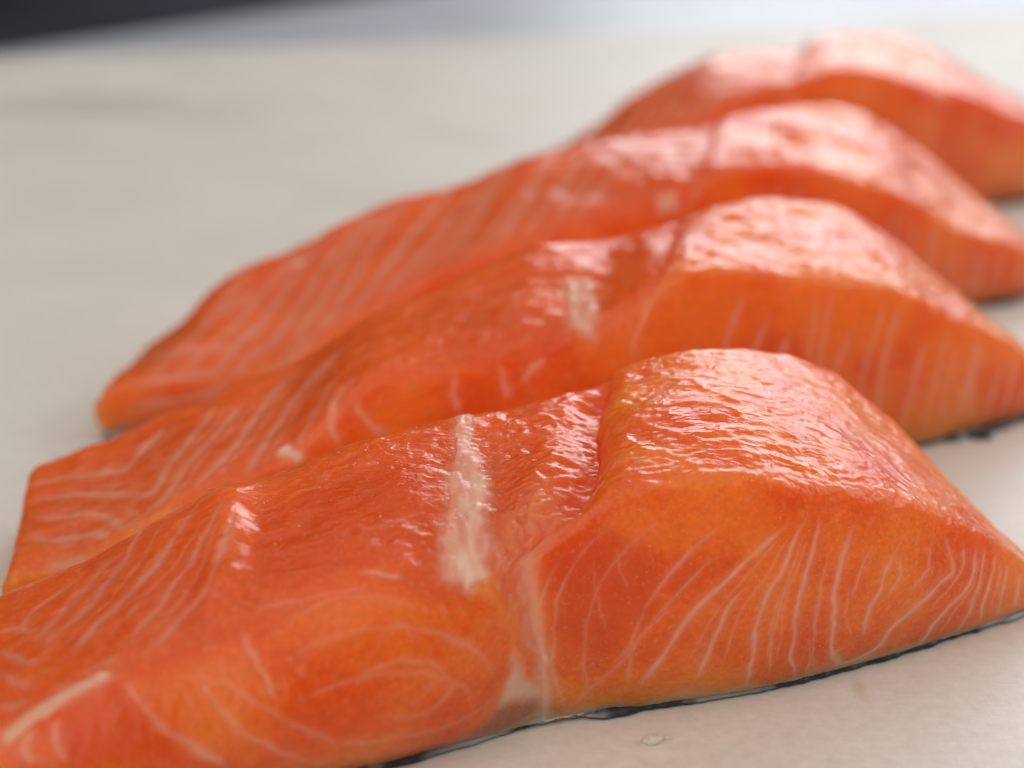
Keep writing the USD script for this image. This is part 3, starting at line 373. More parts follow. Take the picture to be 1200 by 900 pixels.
  'regions': {'ribbon': [(8.05, 0.5393), (12.83, 0.5214), (14.8, 0.3821), (14.8, 0.3179), (10.02, 0.3714)]}},
 {'seed': 3,
  'ns': 320,
  'nc': 200,
  'lean': 0.08,
  'groove': 0.08,
  'end_skew': 0.08,
  'beads': 0,
  'lumps': 1.3,
  'rows': [(-0.083, 0.318, 0.01, 0.00829, 0.035), (-0.07823, 0.32036, 0.01, 0.01142, 0.03592), (-0.07347, 0.32269, 0.01, 0.01574, 0.0368), (-0.0687, 0.32498, 0.01, 0.02078, 0.03766),
           (-0.06394, 0.32723, 0.01, 0.02353, 0.03848), (-0.05917, 0.32945, 0.01, 0.02502, 0.03926), (-0.0544, 0.33163, 0.01, 0.02622, 0.04001), (-0.04964, 0.33378, 0.01, 0.02822, 0.04071),
           (-0.04487, 0.33589, 0.01139, 0.03065, 0.04137), (-0.04011, 0.33795, 0.01363, 0.03253, 0.04199), (-0.03534, 0.33997, 0.01601, 0.03405, 0.04257), (-0.03057, 0.34193, 0.0184, 0.03525, 0.04314),
           (-0.02581, 0.34385, 0.02065, 0.03572, 0.04369), (-0.02104, 0.34574, 0.02269, 0.03569, 0.04422), (-0.01628, 0.34761, 0.02463, 0.03575, 0.0447), (-0.01151, 0.34947, 0.02646, 0.03689, 0.04515),
           (-0.00674, 0.35133, 0.02803, 0.03846, 0.04554), (-0.00198, 0.35321, 0.02934, 0.03997, 0.04588), (0.00279, 0.35511, 0.03055, 0.04135, 0.04616), (0.00755, 0.35701, 0.03175, 0.04222, 0.04644),
           (0.01232, 0.35891, 0.03295, 0.04288, 0.04671), (0.01709, 0.36081, 0.03416, 0.04348, 0.04697), (0.02185, 0.36271, 0.03539, 0.04394, 0.04721), (0.02662, 0.36461, 0.03661, 0.04431, 0.04743),
           (0.03138, 0.36652, 0.03781, 0.04432, 0.04763), (0.03615, 0.36844, 0.03899, 0.04404, 0.04779), (0.04091, 0.37037, 0.04021, 0.04387, 0.0479), (0.04568, 0.37229, 0.04137, 0.0446, 0.04798),
           (0.05045, 0.37418, 0.04219, 0.04553, 0.048), (0.05521, 0.37608, 0.04239, 0.046, 0.04798), (0.05998, 0.37799, 0.04164, 0.04632, 0.04792), (0.06474, 0.37993, 0.04013, 0.0464, 0.04783),
           (0.06951, 0.38191, 0.03855, 0.04623, 0.04771), (0.07428, 0.38395, 0.03724, 0.04583, 0.04754), (0.07904, 0.38606, 0.03595, 0.04507, 0.04734), (0.08381, 0.38828, 0.03444, 0.04404, 0.0471),
           (0.08857, 0.39059, 0.03271, 0.04238, 0.04683), (0.09334, 0.39299, 0.03057, 0.04024, 0.04651), (0.09811, 0.39545, 0.02762, 0.03715, 0.04615), (0.10287, 0.39794, 0.02447, 0.03378, 0.04556),
           (0.10764, 0.40046, 0.02185, 0.02989, 0.04405), (0.1124, 0.40296, 0.01967, 0.02598, 0.0419), (0.11717, 0.40543, 0.01785, 0.02223, 0.03945), (0.12194, 0.40784, 0.01622, 0.0185, 0.037),
           (0.1267, 0.4103, 0.0144, 0.01461, 0.03425), (0.13147, 0.41298, 0.01207, 0.01053, 0.03114), (0.13623, 0.41589, 0.01, 0.00668, 0.02771), (0.141, 0.419, 0.01, 0.00416, 0.024)],
  'bulge': [(-0.083, 0.0005), (-0.027, 0.002), (0.029, 0.0028), (0.085, 0.0028), (0.141, 0.0008)],
  'top_bulge': [(-0.083, 0.0002), (-0.0158, 0.0008), (0.029, 0.001), (0.0738, 0.0012), (0.1186, 0.0012), (0.141, 0.0008)],
  'seam': [(47.43, 0.735), (44.54, 0.47), (41.34, 0.335), (38.13, 0.27)],
  'lines': [('b', 1.35, 0.91, [(-77.23, 0.18), (-72.42, 0.205), (-64.41, 0.2), (-58.0, 0.315), (-52.88, 0.42)]), ('b', 1.35, 0.91, [(-76.91, 0.34), (-69.86, 0.345), (-62.49, 0.335), (-58.0, 0.425), (-52.24, 0.485)]),
            ('b', 1.35, 0.78, [(-76.91, 0.51), (-67.94, 0.435), (-61.21, 0.42), (-55.76, 0.495)]), ('b', 1.35, 0.78, [(-52.88, 0.235), (-46.47, 0.34), (-40.06, 0.38), (-33.33, 0.385)]),
            ('b', 1.5, 0.65, [(-69.86, 0.575), (-63.77, 0.565), (-57.68, 0.605)]), ('m', 2.0, 0.78, [(-52.24, 0.665), (-47.75, 0.635)]), ('f', 0.92, 0.78, [(102.87, 0.29), (101.9, 0.215), (99.98, 0.135)]),
            ('f', 0.92, 0.78, [(115.36, 0.27), (114.4, 0.17), (112.48, 0.065)]), ('f', 0.92, 0.65, [(90.69, 0.295), (90.05, 0.23), (89.09, 0.185)]),
            ('f', 0.73, 0.53, [(50.86, 0.0208), (50.85, 0.0797), (51.37, 0.1387), (52.74, 0.1976), (54.96, 0.2566), (57.71, 0.3155)]),
            ('f', 0.86, 0.55, [(56.64, 0.038), (57.0, 0.0956), (57.58, 0.1532), (58.54, 0.2108), (59.88, 0.2684), (61.44, 0.326)]),
            ('f', 0.84, 0.64, [(61.28, 0.0324), (60.88, 0.091), (61.04, 0.1497), (62.1, 0.2083), (64.07, 0.267), (66.59, 0.3257)]),
            ('f', 0.51, 0.49, [(66.3, 0.0577), (67.5, 0.1121), (68.8, 0.1666), (70.26, 0.221), (71.86, 0.2754), (73.56, 0.3298)]),
            ('f', 0.52, 0.61, [(71.82, 0.032), (71.79, 0.0835), (72.05, 0.135), (72.79, 0.1866), (74.0, 0.2381), (75.5, 0.2896)]),
            ('f', 0.67, 0.6, [(76.81, 0.0402), (76.74, 0.0856), (76.97, 0.1311), (77.66, 0.1765), (78.83, 0.2219), (80.3, 0.2674)]),
            ('f', 0.72, 0.75, [(80.77, 0.0432), (80.47, 0.0841), (80.67, 0.1249), (81.68, 0.1658), (83.5, 0.2066), (85.83, 0.2475)]),
            ('f', 0.56, 0.45, [(85.07, 0.037), (84.88, 0.0886), (84.99, 0.1402), (85.61, 0.1918), (86.73, 0.2435), (88.16, 0.2951)]),
            ('f', 0.84, 0.56, [(90.42, 0.0521), (90.96, 0.1034), (91.61, 0.1547), (92.44, 0.206), (93.45, 0.2574), (94.57, 0.3087)]),
            ('f', 0.85, 0.74, [(94.39, 0.0443), (94.25, 0.0936), (94.36, 0.143), (94.87, 0.1923), (95.79, 0.2416), (96.96, 0.291)]),
            ('f', 0.77, 0.68, [(98.89, 0.0568), (99.0, 0.1093), (99.29, 0.1618), (99.84, 0.2143), (100.67, 0.2668), (101.66, 0.3193)]),
            ('f', 0.69, 0.76, [(103.95, 0.0361), (104.6, 0.084), (105.33, 0.132), (106.17, 0.18), (107.12, 0.228), (108.15, 0.276)]),
            ('f', 0.78, 0.53, [(108.57, 0.0415), (108.99, 0.0937), (109.59, 0.146), (110.45, 0.1983), (111.59, 0.2506), (112.88, 0.3029)]),
            ('f', 0.9, 0.69, [(113.63, 0.0345), (114.02, 0.0807), (114.45, 0.1268), (114.96, 0.173), (115.54, 0.2192), (116.16, 0.2653)]),
            ('f', 0.89, 0.54, [(117.43, 0.0345), (118.22, 0.0924), (118.99, 0.1503), (119.7, 0.2082), (120.37, 0.2661), (121.0, 0.324)]),
            ('f', 0.7, 0.56, [(121.97, 0.0509), (121.39, 0.1057), (121.19, 0.1606), (121.63, 0.2154), (122.69, 0.2702), (124.15, 0.3251)]),
            ('f', 0.85, 0.72, [(125.65, 0.0568), (126.01, 0.1069), (126.43, 0.157), (126.94, 0.2071), (127.55, 0.2572), (128.21, 0.3073)]),
            ('f', 0.8, 0.65, [(129.52, 0.0381), (129.97, 0.0907), (130.5, 0.1433), (131.17, 0.1959), (131.98, 0.2485), (132.87, 0.3011)]),
            ('f', 0.88, 0.68, [(133.43, 0.0415), (133.61, 0.0981), (133.95, 0.1546), (134.56, 0.2112), (135.43, 0.2677), (136.46, 0.3243)]),
            ('b', 1.05, 0.71, [(-75.0, 0.36), (-70.17, 0.432), (-67.12, 0.504), (-65.37, 0.576), (-62.77, 0.648), (-58.26, 0.72)]),
            ('b', 1.11, 0.66, [(-69.48, 0.36), (-63.52, 0.432), (-59.35, 0.504), (-56.47, 0.576), (-52.75, 0.648), (-47.11, 0.72)]),
            ('b', 1.02, 0.64, [(-63.0, 0.36), (-57.38, 0.432), (-53.54, 0.504), (-50.99, 0.576), (-47.6, 0.648), (-42.3, 0.72)]),
            ('b', 1.47, 0.67, [(-55.58, 0.36), (-50.0, 0.432), (-46.21, 0.504), (-43.71, 0.576), (-40.37, 0.648), (-35.12, 0.72)]),
            ('b', 1.31, 0.88, [(-48.48, 0.36), (-43.64, 0.432), (-40.59, 0.504), (-38.84, 0.576), (-36.23, 0.648), (-31.72, 0.72)]),
            ('b', 1.32, 0.77, [(-42.64, 0.36), (-37.9, 0.432), (-34.93, 0.504), (-33.27, 0.576), (-30.75, 0.648), (-26.33, 0.72)]),
            ('b', 1.42, 0.82, [(-36.06, 0.36), (-30.36, 0.432), (-26.43, 0.504), (-23.8, 0.576), (-20.32, 0.648), (-14.93, 0.72)]),
            ('b', 1.49, 0.74, [(-28.9, 0.36), (-22.75, 0.432), (-18.37, 0.504), (-15.29, 0.576), (-11.36, 0.648), (-5.53, 0.72)]),
            ('b', 1.17, 0.88, [(-22.92, 0.36), (-16.94, 0.432), (-12.74, 0.504), (-9.84, 0.576), (-6.09, 0.648), (-0.44, 0.72)]),
            ('b', 1.22, 0.74, [(-17.01, 0.36), (-12.14, 0.432), (-9.04, 0.504), (-7.24, 0.576), (-4.59, 0.648), (-0.03, 0.72)]),
            ('b', 1.16, 0.64, [(-11.35, 0.36), (-5.22, 0.432), (-0.87, 0.504), (2.19, 0.576), (6.09, 0.648), (11.9, 0.72)]),
            ('b', 1.28, 0.88, [(-5.36, 0.36), (-0.64, 0.432), (2.29, 0.504), (3.93, 0.576), (6.42, 0.648), (10.81, 0.72)]),
            ('b', 1.39, 0.75, [(1.48, 0.36), (6.72, 0.432), (10.17, 0.504), (12.34, 0.576), (15.34, 0.648), (20.26, 0.72)]),
            ('b', 1.06, 0.65, [(7.0, 0.36), (12.25, 0.432), (15.71, 0.504), (17.89, 0.576), (20.91, 0.648), (25.84, 0.72)]),
            ('b', 1.17, 0.8, [(12.78, 0.36), (17.86, 0.432), (21.15, 0.504), (23.15, 0.576), (26.0, 0.648), (30.75, 0.72)])],
  'ridges': [(0.5, [(17.62, 0.545), (25.64, 0.54), (33.97, 0.515)]), (0.5, [(22.11, 0.455), (29.8, 0.45), (37.81, 0.375)])],
  'regions': {'ribbon': [(32.04, 0.345), (35.89, 0.345), (36.85, 0.3), (33.01, 0.3)]}},
 {'seed': 4,
  'ns': 280,
  'nc': 180,
  'lean': 0.08,
  'groove': 0.12,
  'end_skew': 0.08,
  'beads': 0,
  'lumps': 1.0,
  'rows': [(-0.02, 0.432, 0.01526, 0.01529, 0.04), (-0.0157, 0.43352, 0.01613, 0.01593, 0.04048), (-0.0114, 0.43506, 0.01725, 0.0167, 0.04094), (-0.00711, 0.43662, 0.0184, 0.01752, 0.0414),
           (-0.00281, 0.43821, 0.01955, 0.01848, 0.04184), (0.00149, 0.43982, 0.02069, 0.01988, 0.04226), (0.00579, 0.44145, 0.02181, 0.02148, 0.04268), (0.01009, 0.4431, 0.02294, 0.02311, 0.04308),
           (0.01438, 0.44478, 0.02406, 0.02515, 0.04346), (0.01868, 0.44648, 0.02519, 0.0277, 0.04383), (0.02298, 0.4482, 0.0263, 0.03065, 0.04418), (0.02728, 0.44995, 0.0274, 0.03417, 0.04452),
           (0.03157, 0.45173, 0.0285, 0.03755, 0.04484), (0.03587, 0.45355, 0.02959, 0.03986, 0.04514), (0.04017, 0.45538, 0.03068, 0.04176, 0.04542), (0.04447, 0.45723, 0.03194, 0.04356, 0.04569),
           (0.04877, 0.45909, 0.03364, 0.04529, 0.04593), (0.05306, 0.46097, 0.0356, 0.04699, 0.04617), (0.05736, 0.46285, 0.03723, 0.04824, 0.0464), (0.06166, 0.46473, 0.03832, 0.04842, 0.04664),
           (0.06596, 0.46661, 0.03939, 0.04825, 0.04688), (0.07026, 0.46849, 0.04082, 0.04797, 0.0471), (0.07455, 0.47039, 0.04239, 0.04746, 0.04731), (0.07885, 0.4723, 0.04384, 0.04701, 0.04751),
           (0.08315, 0.47422, 0.04495, 0.04757, 0.04767), (0.08745, 0.47617, 0.04575, 0.04901, 0.04781), (0.09174, 0.47814, 0.04616, 0.04965, 0.04792), (0.09604, 0.48013, 0.04588, 0.05009, 0.04798),
           (0.10034, 0.48216, 0.04512, 0.05014, 0.048), (0.10464, 0.48423, 0.04418, 0.04957, 0.04796), (0.10894, 0.48633, 0.04308, 0.04889, 0.04785), (0.11323, 0.48846, 0.0419, 0.04817, 0.04767),
           (0.11753, 0.49062, 0.04069, 0.04712, 0.04744), (0.12183, 0.49281, 0.03943, 0.04539, 0.04714), (0.12613, 0.49501, 0.03814, 0.04356, 0.04679), (0.13043, 0.49722, 0.0368, 0.04139, 0.04639),
           (0.13472, 0.49946, 0.03535, 0.03839, 0.04594), (0.13902, 0.50173, 0.03364, 0.03554, 0.04545), (0.14332, 0.50402, 0.0318, 0.03314, 0.04491), (0.14762, 0.50632, 0.02994, 0.03082, 0.04433),
           (0.15191, 0.50863, 0.02803, 0.02852, 0.04368), (0.15621, 0.51096, 0.02593, 0.02632, 0.04261), (0.16051, 0.5135, 0.02364, 0.02413, 0.04112), (0.16481, 0.51615, 0.02129, 0.02171, 0.0393),
           (0.16911, 0.51891, 0.01891, 0.01892, 0.0372), (0.1734, 0.5218, 0.01652, 0.01631, 0.0349), (0.1777, 0.52483, 0.01415, 0.01393, 0.03248), (0.182, 0.528, 0.01232, 0.01214, 0.03)],
  'bulge': [(-0.02, 0.0005), (0.0305, 0.002), (0.081, 0.0028), (0.1315, 0.0028), (0.182, 0.0008)],
  'top_bulge': [(-0.02, 0.0002), (0.0406, 0.0008), (0.081, 0.001), (0.1214, 0.0012), (0.1618, 0.0012), (0.182, 0.0008)],
  'seam': [(85.19, 0.7056), (80.86, 0.4778), (77.1, 0.3278)],
  'lines': [('f', 0.56, 0.75, [(89.05, 0.0362), (88.98, 0.0944), (89.27, 0.1526), (90.15, 0.2108), (91.6, 0.269), (93.41, 0.3272)]),
            ('f', 0.66, 0.78, [(93.52, 0.0447), (94.48, 0.1009), (95.47, 0.1572), (96.51, 0.2134), (97.6, 0.2697), (98.71, 0.3259)]),
            ('f', 0.71, 0.52, [(99.61, 0.0519), (99.5, 0.1057), (99.94, 0.1596), (101.26, 0.2134), (103.47, 0.2672), (106.22, 0.3211)]),
            ('f', 0.62, 0.79, [(103.97, 0.0418), (104.07, 0.0851), (104.65, 0.1284), (106.04, 0.1717), (108.22, 0.215), (110.89, 0.2583)]),
            ('f', 0.81, 0.61, [(108.48, 0.0315), (109.79, 0.0759), (111.06, 0.1202), (112.26, 0.1645), (113.4, 0.2089), (114.49, 0.2532)]),
            ('f', 0.55, 0.77, [(112.95, 0.0459), (114.29, 0.0941), (115.42, 0.1423), (116.21, 0.1906), (116.65, 0.2388), (116.89, 0.2871)]),
            ('f', 0.86, 0.65, [(117.44, 0.0282), (119.02, 0.0882), (120.46, 0.1481), (121.65, 0.2081), (122.59, 0.2681), (123.39, 0.328)]),
            ('f', 0.78, 0.58, [(122.67, 0.0372), (123.46, 0.0837), (124.24, 0.1301), (125.0, 0.1765), (125.76, 0.2229), (126.51, 0.2693)]),
            ('f', 0.67, 0.7, [(127.77, 0.0283), (127.98, 0.0764), (128.53, 0.1245), (129.65, 0.1726), (131.33, 0.2207), (133.36, 0.2688)]),
            ('f', 0.69, 0.6, [(132.26, 0.0293), (133.8, 0.0851), (135.12, 0.1409), (136.08, 0.1967), (136.69, 0.2525), (137.07, 0.3083)]),
            ('f', 0.59, 0.47, [(136.99, 0.031), (136.73, 0.0838), (136.79, 0.1366), (137.35, 0.1893), (138.42, 0.2421), (139.8, 0.2949)]),
            ('f', 0.52, 0.7, [(140.57, 0.054), (141.43, 0.1034), (142.32, 0.1528), (143.24, 0.2022), (144.21, 0.2516), (145.19, 0.3009)]),
            ('f', 0.67, 0.61, [(145.06, 0.0231), (145.05, 0.0815), (145.41, 0.1399), (146.39, 0.1982), (147.99, 0.2566), (149.96, 0.315)]),
            ('f', 0.86, 0.75, [(149.8, 0.0521), (149.77, 0.1004), (149.95, 0.1486), (150.47, 0.1969), (151.32, 0.2452), (152.37, 0.2935)]),
            ('f', 0.8, 0.75, [(153.64, 0.0248), (154.27, 0.0726), (154.97, 0.1204), (155.76, 0.1682), (156.65, 0.2159), (157.6, 0.2637)]),
            ('f', 0.54, 0.61, [(157.22, 0.0273), (157.13, 0.0716), (157.34, 0.116), (158.05, 0.1603), (159.26, 0.2046), (160.76, 0.2489)]),
            ('f', 0.83, 0.74, [(160.67, 0.0369), (161.53, 0.0887), (162.3, 0.1404), (162.93, 0.1922), (163.42, 0.244), (163.82, 0.2958)]),
            ('f', 0.53, 0.53, [(164.43, 0.0248), (164.51, 0.0714), (164.78, 0.1181), (165.36, 0.1647), (166.24, 0.2113), (167.31, 0.258)]),
            ('f', 0.58, 0.65, [(169.25, 0.0539), (170.13, 0.1076), (170.93, 0.1614), (171.6, 0.2152), (172.12, 0.269), (172.56, 0.3228)]),
            ('f', 0.78, 0.76, [(172.98, 0.0547), (172.16, 0.1033), (171.78, 0.1518), (172.14, 0.2004), (173.23, 0.2489), (174.78, 0.2974)]),
            ('f', 0.6, 0.75, [(176.35, 0.0338), (176.5, 0.0919), (176.83, 0.15), (177.43, 0.2081), (178.32, 0.2662), (179.39, 0.3244)]),
            ('b', 1.31, 0.72, [(-12.0, 0.36), (-6.44, 0.432), (-2.67, 0.504), (-0.18, 0.576), (3.15, 0.648), (8.38, 0.72)]),
            ('b', 1.19, 0.64, [(-5.28, 0.36), (0.82, 0.432), (5.14, 0.504), (8.17, 0.576), (12.04, 0.648), (17.82, 0.72)]),
            ('b', 1.33, 0.86, [(1.14, 0.36), (5.9, 0.432), (8.88, 0.504), (10.57, 0.576), (13.1, 0.648), (17.54, 0.72)]),
            ('b', 1.34, 0.76, [(6.71, 0.36), (12.64, 0.432), (16.78, 0.504), (19.63, 0.576), (23.33, 0.648), (28.94, 0.72)]),
            ('b', 1.23, 0.88, [(12.22, 0.36), (17.1, 0.432), (20.21, 0.504), (22.01, 0.576), (24.67, 0.648), (29.23, 0.72)]),
            ('b', 1.01, 0.79, [(17.81, 0.36), (23.52, 0.432), (27.46, 0.504), (30.09, 0.576), (33.58, 0.648), (38.97, 0.72)]),
            ('b', 1.08, 0.9, [(23.88, 0.36), (29.73, 0.432), (33.79, 0.504), (36.56, 0.576), (40.17, 0.648), (45.7, 0.72)]),
            ('b', 1.27, 0.68, [(30.9, 0.36), (37.05, 0.432), (41.43, 0.504), (44.52, 0.576), (48.45, 0.648), (54.28, 0.72)]),
            ('b', 1.01, 0.66, [(37.88, 0.36), (43.34, 0.432), (47.01, 0.504), (49.39, 0.576), (52.62, 0.648), (57.75, 0.72)]),
            ('b', 1.45, 0.66, [(43.86, 0.36), (49.56, 0.432), (53.49, 0.504), (56.11, 0.576), (59.59, 0.648), (64.97, 0.72)]),
            ('b', 1.42, 0.91, [(50.26, 0.36), (55.87, 0.432), (59.7, 0.504), (62.23, 0.576), (65.61, 0.648), (70.89, 0.72)])],
  'ridges': [],
  'regions': {}}]
LABELS = [("salmon_portion", "nearest salmon portion, sharp and glossy, with a cream ribbon and deep groove across its top"),
          ("salmon_portion_001", "second salmon portion from the front, its striped left tail lying just behind the nearest one"),
          ("salmon_portion_002", "third salmon portion from the front, blurred, its left end beside bare board"),
          ("salmon_portion_003", "farthest salmon portion at the back of the row, most blurred and mostly hidden")]
SCRAPS = [('fish_scrap_002', 0.0219, 0.2076, (0.0013, 0.0009, 0.0007), SCRAP, 'tiniest pale crumb just right of the whitish scrap before the nearest portion', 'fish scrap', 11),
          ('fish_scrap', 0.0196, 0.2067, (0.003, 0.002, 0.0014), SCRAP, 'small whitish scrap lying on the board before the nearest portion', 'fish scrap', 3),
          ('fish_scrap_001', -0.0121, 0.2028, (0.0022, 0.0012, 0.001), SCRAP, "tiny pale scrap touching the base of the nearest portion at the photo's lower edge", 'fish scrap', 7),
          ('skin_scrap', 0.0948, 0.3196, (0.0045, 0.0022, 0.0012), BLACK_SCRAP, "black shred of skin on the board by the second portion's right end", 'skin scrap', 5)]

# ---------------------------------------------------------------- salmon portions
FLESH_A, FLESH_B = np.array([0.78, 0.104, 0.0125]), np.array([0.90, 0.205, 0.030])
FLESH_TOP = np.array([0.76, 0.116, 0.022])
FAT, FAT_BELLY = np.array([0.86, 0.37, 0.24]), np.array([0.74, 0.29, 0.18])
WHITE, PALE = np.array([0.86, 0.63, 0.47]), np.array([0.80, 0.50, 0.36])
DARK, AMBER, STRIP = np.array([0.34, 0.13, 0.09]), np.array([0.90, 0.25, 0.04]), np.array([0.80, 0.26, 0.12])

def at_chart(fil, pts):
    """Points on the plain surface for chart coordinates (x in mm, share of the section)."""
    pts = np.asarray(pts, float)
    X, P = fil._chart
    i = np.interp(pts[:, 0] / 1000, X[:, 0], np.arange(len(X)))
    return np.stack([RegularGridInterpolator((np.arange(len(X)), np.arange(fil.nc)), P[..., k])(np.c_[i, np.clip(pts[:, 1] * fil.nc, 0, fil.nc - 1)]) for k in range(3)], -1)
def resample(pts, step):
    pts = np.asarray(pts, float)
    t = np.r_[0, np.cumsum(np.linalg.norm(np.diff(pts * [1, 150], axis=0), axis=1))]
    q = np.linspace(0, t[-1], max(4, int(t[-1] / step)))
    if len(pts) > 3:
        return np.c_[PchipInterpolator(t, pts[:, 0])(q), PchipInterpolator(t, pts[:, 1])(q)]
    return np.c_[np.interp(q, t, pts[:, 0]), np.interp(q, t, pts[:, 1])]
def line_tree(fil, lines):
    P, W, S, K, E = [], [], [], [], []
    for kind, width, strength, pts in lines:
        p = at_chart(fil, resample(pts, 0.25)); m = len(p)
        e = np.minimum(np.arange(m), np.arange(m)[::-1]) / max(1, m - 1)
        P.append(p); W.append(np.full(m, width / 1000)); S.append(strength * smoothstep(-0.05, 0.15, e)); K.append(np.full(m, "fbm".index(kind))); 
    return cKDTree(np.vstack(P)), np.concatenate(W), np.concatenate(S), np.concatenate(K)
def region_mask(fil, poly, P, C, soft):
    """Share of each vertex inside a traced region; soft edge in metres."""
    ring = np.vstack([poly, poly[:1]])
    pts = np.vstack([np.c_[np.linspace(a[0], b[0], 12), np.linspace(a[1], b[1], 12)] for a, b in zip(ring[:-1], ring[1:])])
    d = cKDTree(at_chart(fil, pts)).query(P)[0]
    inside = shapely.contains_xy(Polygon(poly), C[..., 0] * 1000, C[..., 1])
    wob = (fbm(P * 420, 3, 5) - 0.5) * 0.0018
    return smoothstep(-soft, soft, np.where(inside, d, -d) + wob)

def grid_normals(P):
    du, dv = np.gradient(P, axis=0), (np.roll(P, -1, 1) - np.roll(P, 1, 1)) / 2
    n = np.cross(du, dv)
    return n / np.maximum(np.linalg.norm(n, axis=-1, keepdims=True), 1e-12)

def surface(fil, X, data, free_r, seam_r):
    """Displaced points and colours at the stations X; free_r: rounding of the ends; seam_r: rounding along the cleft per section point."""
    P0 = fil.section(X)
    ns, nc = X.shape
    kf, kt, kb, ku = fil.k
    N = grid_normals(P0)
    idx = np.arange(nc)
    cfrac = np.broadcast_to(idx / nc, X.shape)
    C = np.stack([X, cfrac], -1)
    face = np.broadcast_to((1 - smoothstep(0.93 * kf, 1.12 * kf, idx)) + smoothstep(kf + 0.97 * kt, kf + 1.1 * kt, idx) , X.shape)
    top = np.broadcast_to(smoothstep(0.9 * kf, 1.05 * kf, idx) * (1 - smoothstep(kf + 0.95 * kt, kf + 1.05 * kt, idx)), X.shape)
    seam_x = data["seam"][None]
    loin = smoothstep(-0.002, 0.004, X - seam_x)
    s = fil.seed
    v = P0 + s * 0.37
    # relief of the meat
    rot = math.radians(12 + 6 * math.sin(s))
    u1 = v[..., 0] * math.cos(rot) + v[..., 1] * math.sin(rot); u2 = -v[..., 0] * math.sin(rot) + v[..., 1] * math.cos(rot)
    warp = (fbm(v * 110, 2, 3) - 0.5) * 0.010
    streak = fbm(np.stack([u1 * 75, (u2 + warp) * 300, v[..., 2] * 120], -1), 3, 11 + s)
    ridge = 1 - np.abs(2 * streak - 1)
    fine = fbm(np.stack([u1 * 420, u2 * 900, v[..., 2] * 600], -1), 3, 21 + s)
    h = (fbm(v * 130, 3, 7 + s) - 0.5) * 0.0010 * (0.4 + 0.6 * top) + (fbm(v * 48, 2, 19 + s) - 0.5) * 0.0030 * fil.rough * top
    patchy = (0.6 + 0.9 * smoothstep(0.35, 0.65, fbm(v * 85, 2, 27 + s))) * (1.0 if s == 1 else 2.0)
    h += top * loin * patchy * ((ridge - 0.7) * 0.00042 + (1 - np.abs(2 * fbm(np.stack([u1 * 190, (u2 + warp) * 620, v[..., 2] * 300], -1), 2, 13 + s) - 1) - 0.7) * 0.00018 + (fbm(v * 750, 2, 23) - 0.5) * 0.00022 + (fine - 0.5) * 0.00016)
    h += top * (1 - loin) * ((fbm(v * 500, 3, 9 + s) - 0.5) * 0.00040 + (ridge - 0.7) * 0.0003 * (1 if s == 1 else 2.5))
    h += face * ((1 - np.abs(2 * fbm(np.stack([v[..., 0] * 520, v[..., 1] * 520, v[..., 2] * 170], -1), 3, 15 + s) - 1)) - 0.7) * 0.00022
    h += face * (fbm(v * 600, 3, 17 + s) - 0.5) * 0.00012
    # colour of the meat
    tone = fbm(v * np.array([75, 75, 75]), 4, 31 + s)[..., None]
    col = FLESH_A + (FLESH_B - FLESH_A) * smoothstep(0.3, 0.7, tone)
    belly_top = (top * (1 - loin))[..., None]
    col = col + (FLESH_TOP * (0.86 + 0.28 * tone) - col) * belly_top * 0.85
    grain = fbm(v * 1500, 2, 41 + s)[..., None]
    col = col * (0.84 + 0.32 * grain)
    pale = smoothstep(0.66, 0.8, fbm(v * 700, 2, 43 + s))[..., None] * 0.16
    col = col + (FAT - col) * pale
    # lines of fat
    flat = P0.reshape(-1, 3)
    if data["lines"]:
        tree, W, S, K = line_tree(fil, data["lines"])
        wob = (fbm(flat * 500, 2, 51) - 0.5)[:, None] * np.array([0.0007, 0.0007, 0.0007])
        d, k = tree.query(flat + wob, distance_upper_bound=0.006)
        ok = np.isfinite(d); k = np.where(ok, k, 0)
        wid = W[k] * 0.5 * (0.5 + 1.1 * noise(flat * 260, 3))
        a = np.where(ok, np.exp(-(np.where(ok, d, 1) / wid) ** 2) * S[k] + 0.28 * S[k] * np.exp(-(np.where(ok, d, 1) / (wid * 3.2)) ** 2), 0).clip(0, 1)
        a *= np.where(K[k] == 2, 0.25 + 1.0 * fbm(flat * 300, 2, 8), 0.65 + 0.55 * noise(flat * 330, 8))
        a = a.clip(0, 1).reshape(X.shape)[..., None]
        kk = K[k].reshape(X.shape)[..., None]
        lc = np.where(kk == 0, FAT, np.where(kk == 1, FAT_BELLY, PALE))
        col = col + (lc - col) * a
        h += a[..., 0] * np.where(kk[..., 0] == 2, 0.00035, np.where(kk[..., 0] == 1, -0.00016, -0.00010))
    for width, pts in data["ridges"]:
        t = cKDTree(at_chart(fil, resample(pts, 0.25)))
        d = t.query(flat + (fbm(flat * 300, 2, 61) - 0.5)[:, None] * 0.0012, distance_upper_bound=0.012)[0]
        g = np.where(np.isfinite(d), np.exp(-(np.where(np.isfinite(d), d, 1) / (width * 0.0026)) ** 2), 0).reshape(X.shape)
        h += g * 0.0006 * width * (0.5 + noise(flat * 240, 5).reshape(X.shape))
    masks = {}
    for name, poly in data["regions"].items():
        soft = {"ribbon": 0.0014, "vee": 0.0016, "dark": 0.0022, "amber": 0.0012, "strip": 0.002, "crinkle": 0.003, "deep": 0.002, "bright": 0.002}[name.split("_")[0]]
        masks[name] = region_mask(fil, np.array(poly), flat, C.reshape(-1, 2), soft).reshape(X.shape)
    for n_ in masks:
        if n_[:4] in ("deep", "brig"):
            to = np.array([0.69, 0.078, 0.010]) if n_[:4] == "deep" else np.array([0.89, 0.225, 0.028])
            col = col + (to - col) * masks[n_][..., None] * (1 - a if data["lines"] else 1) * (0.6 if n_[:4] == "deep" else 0.3)
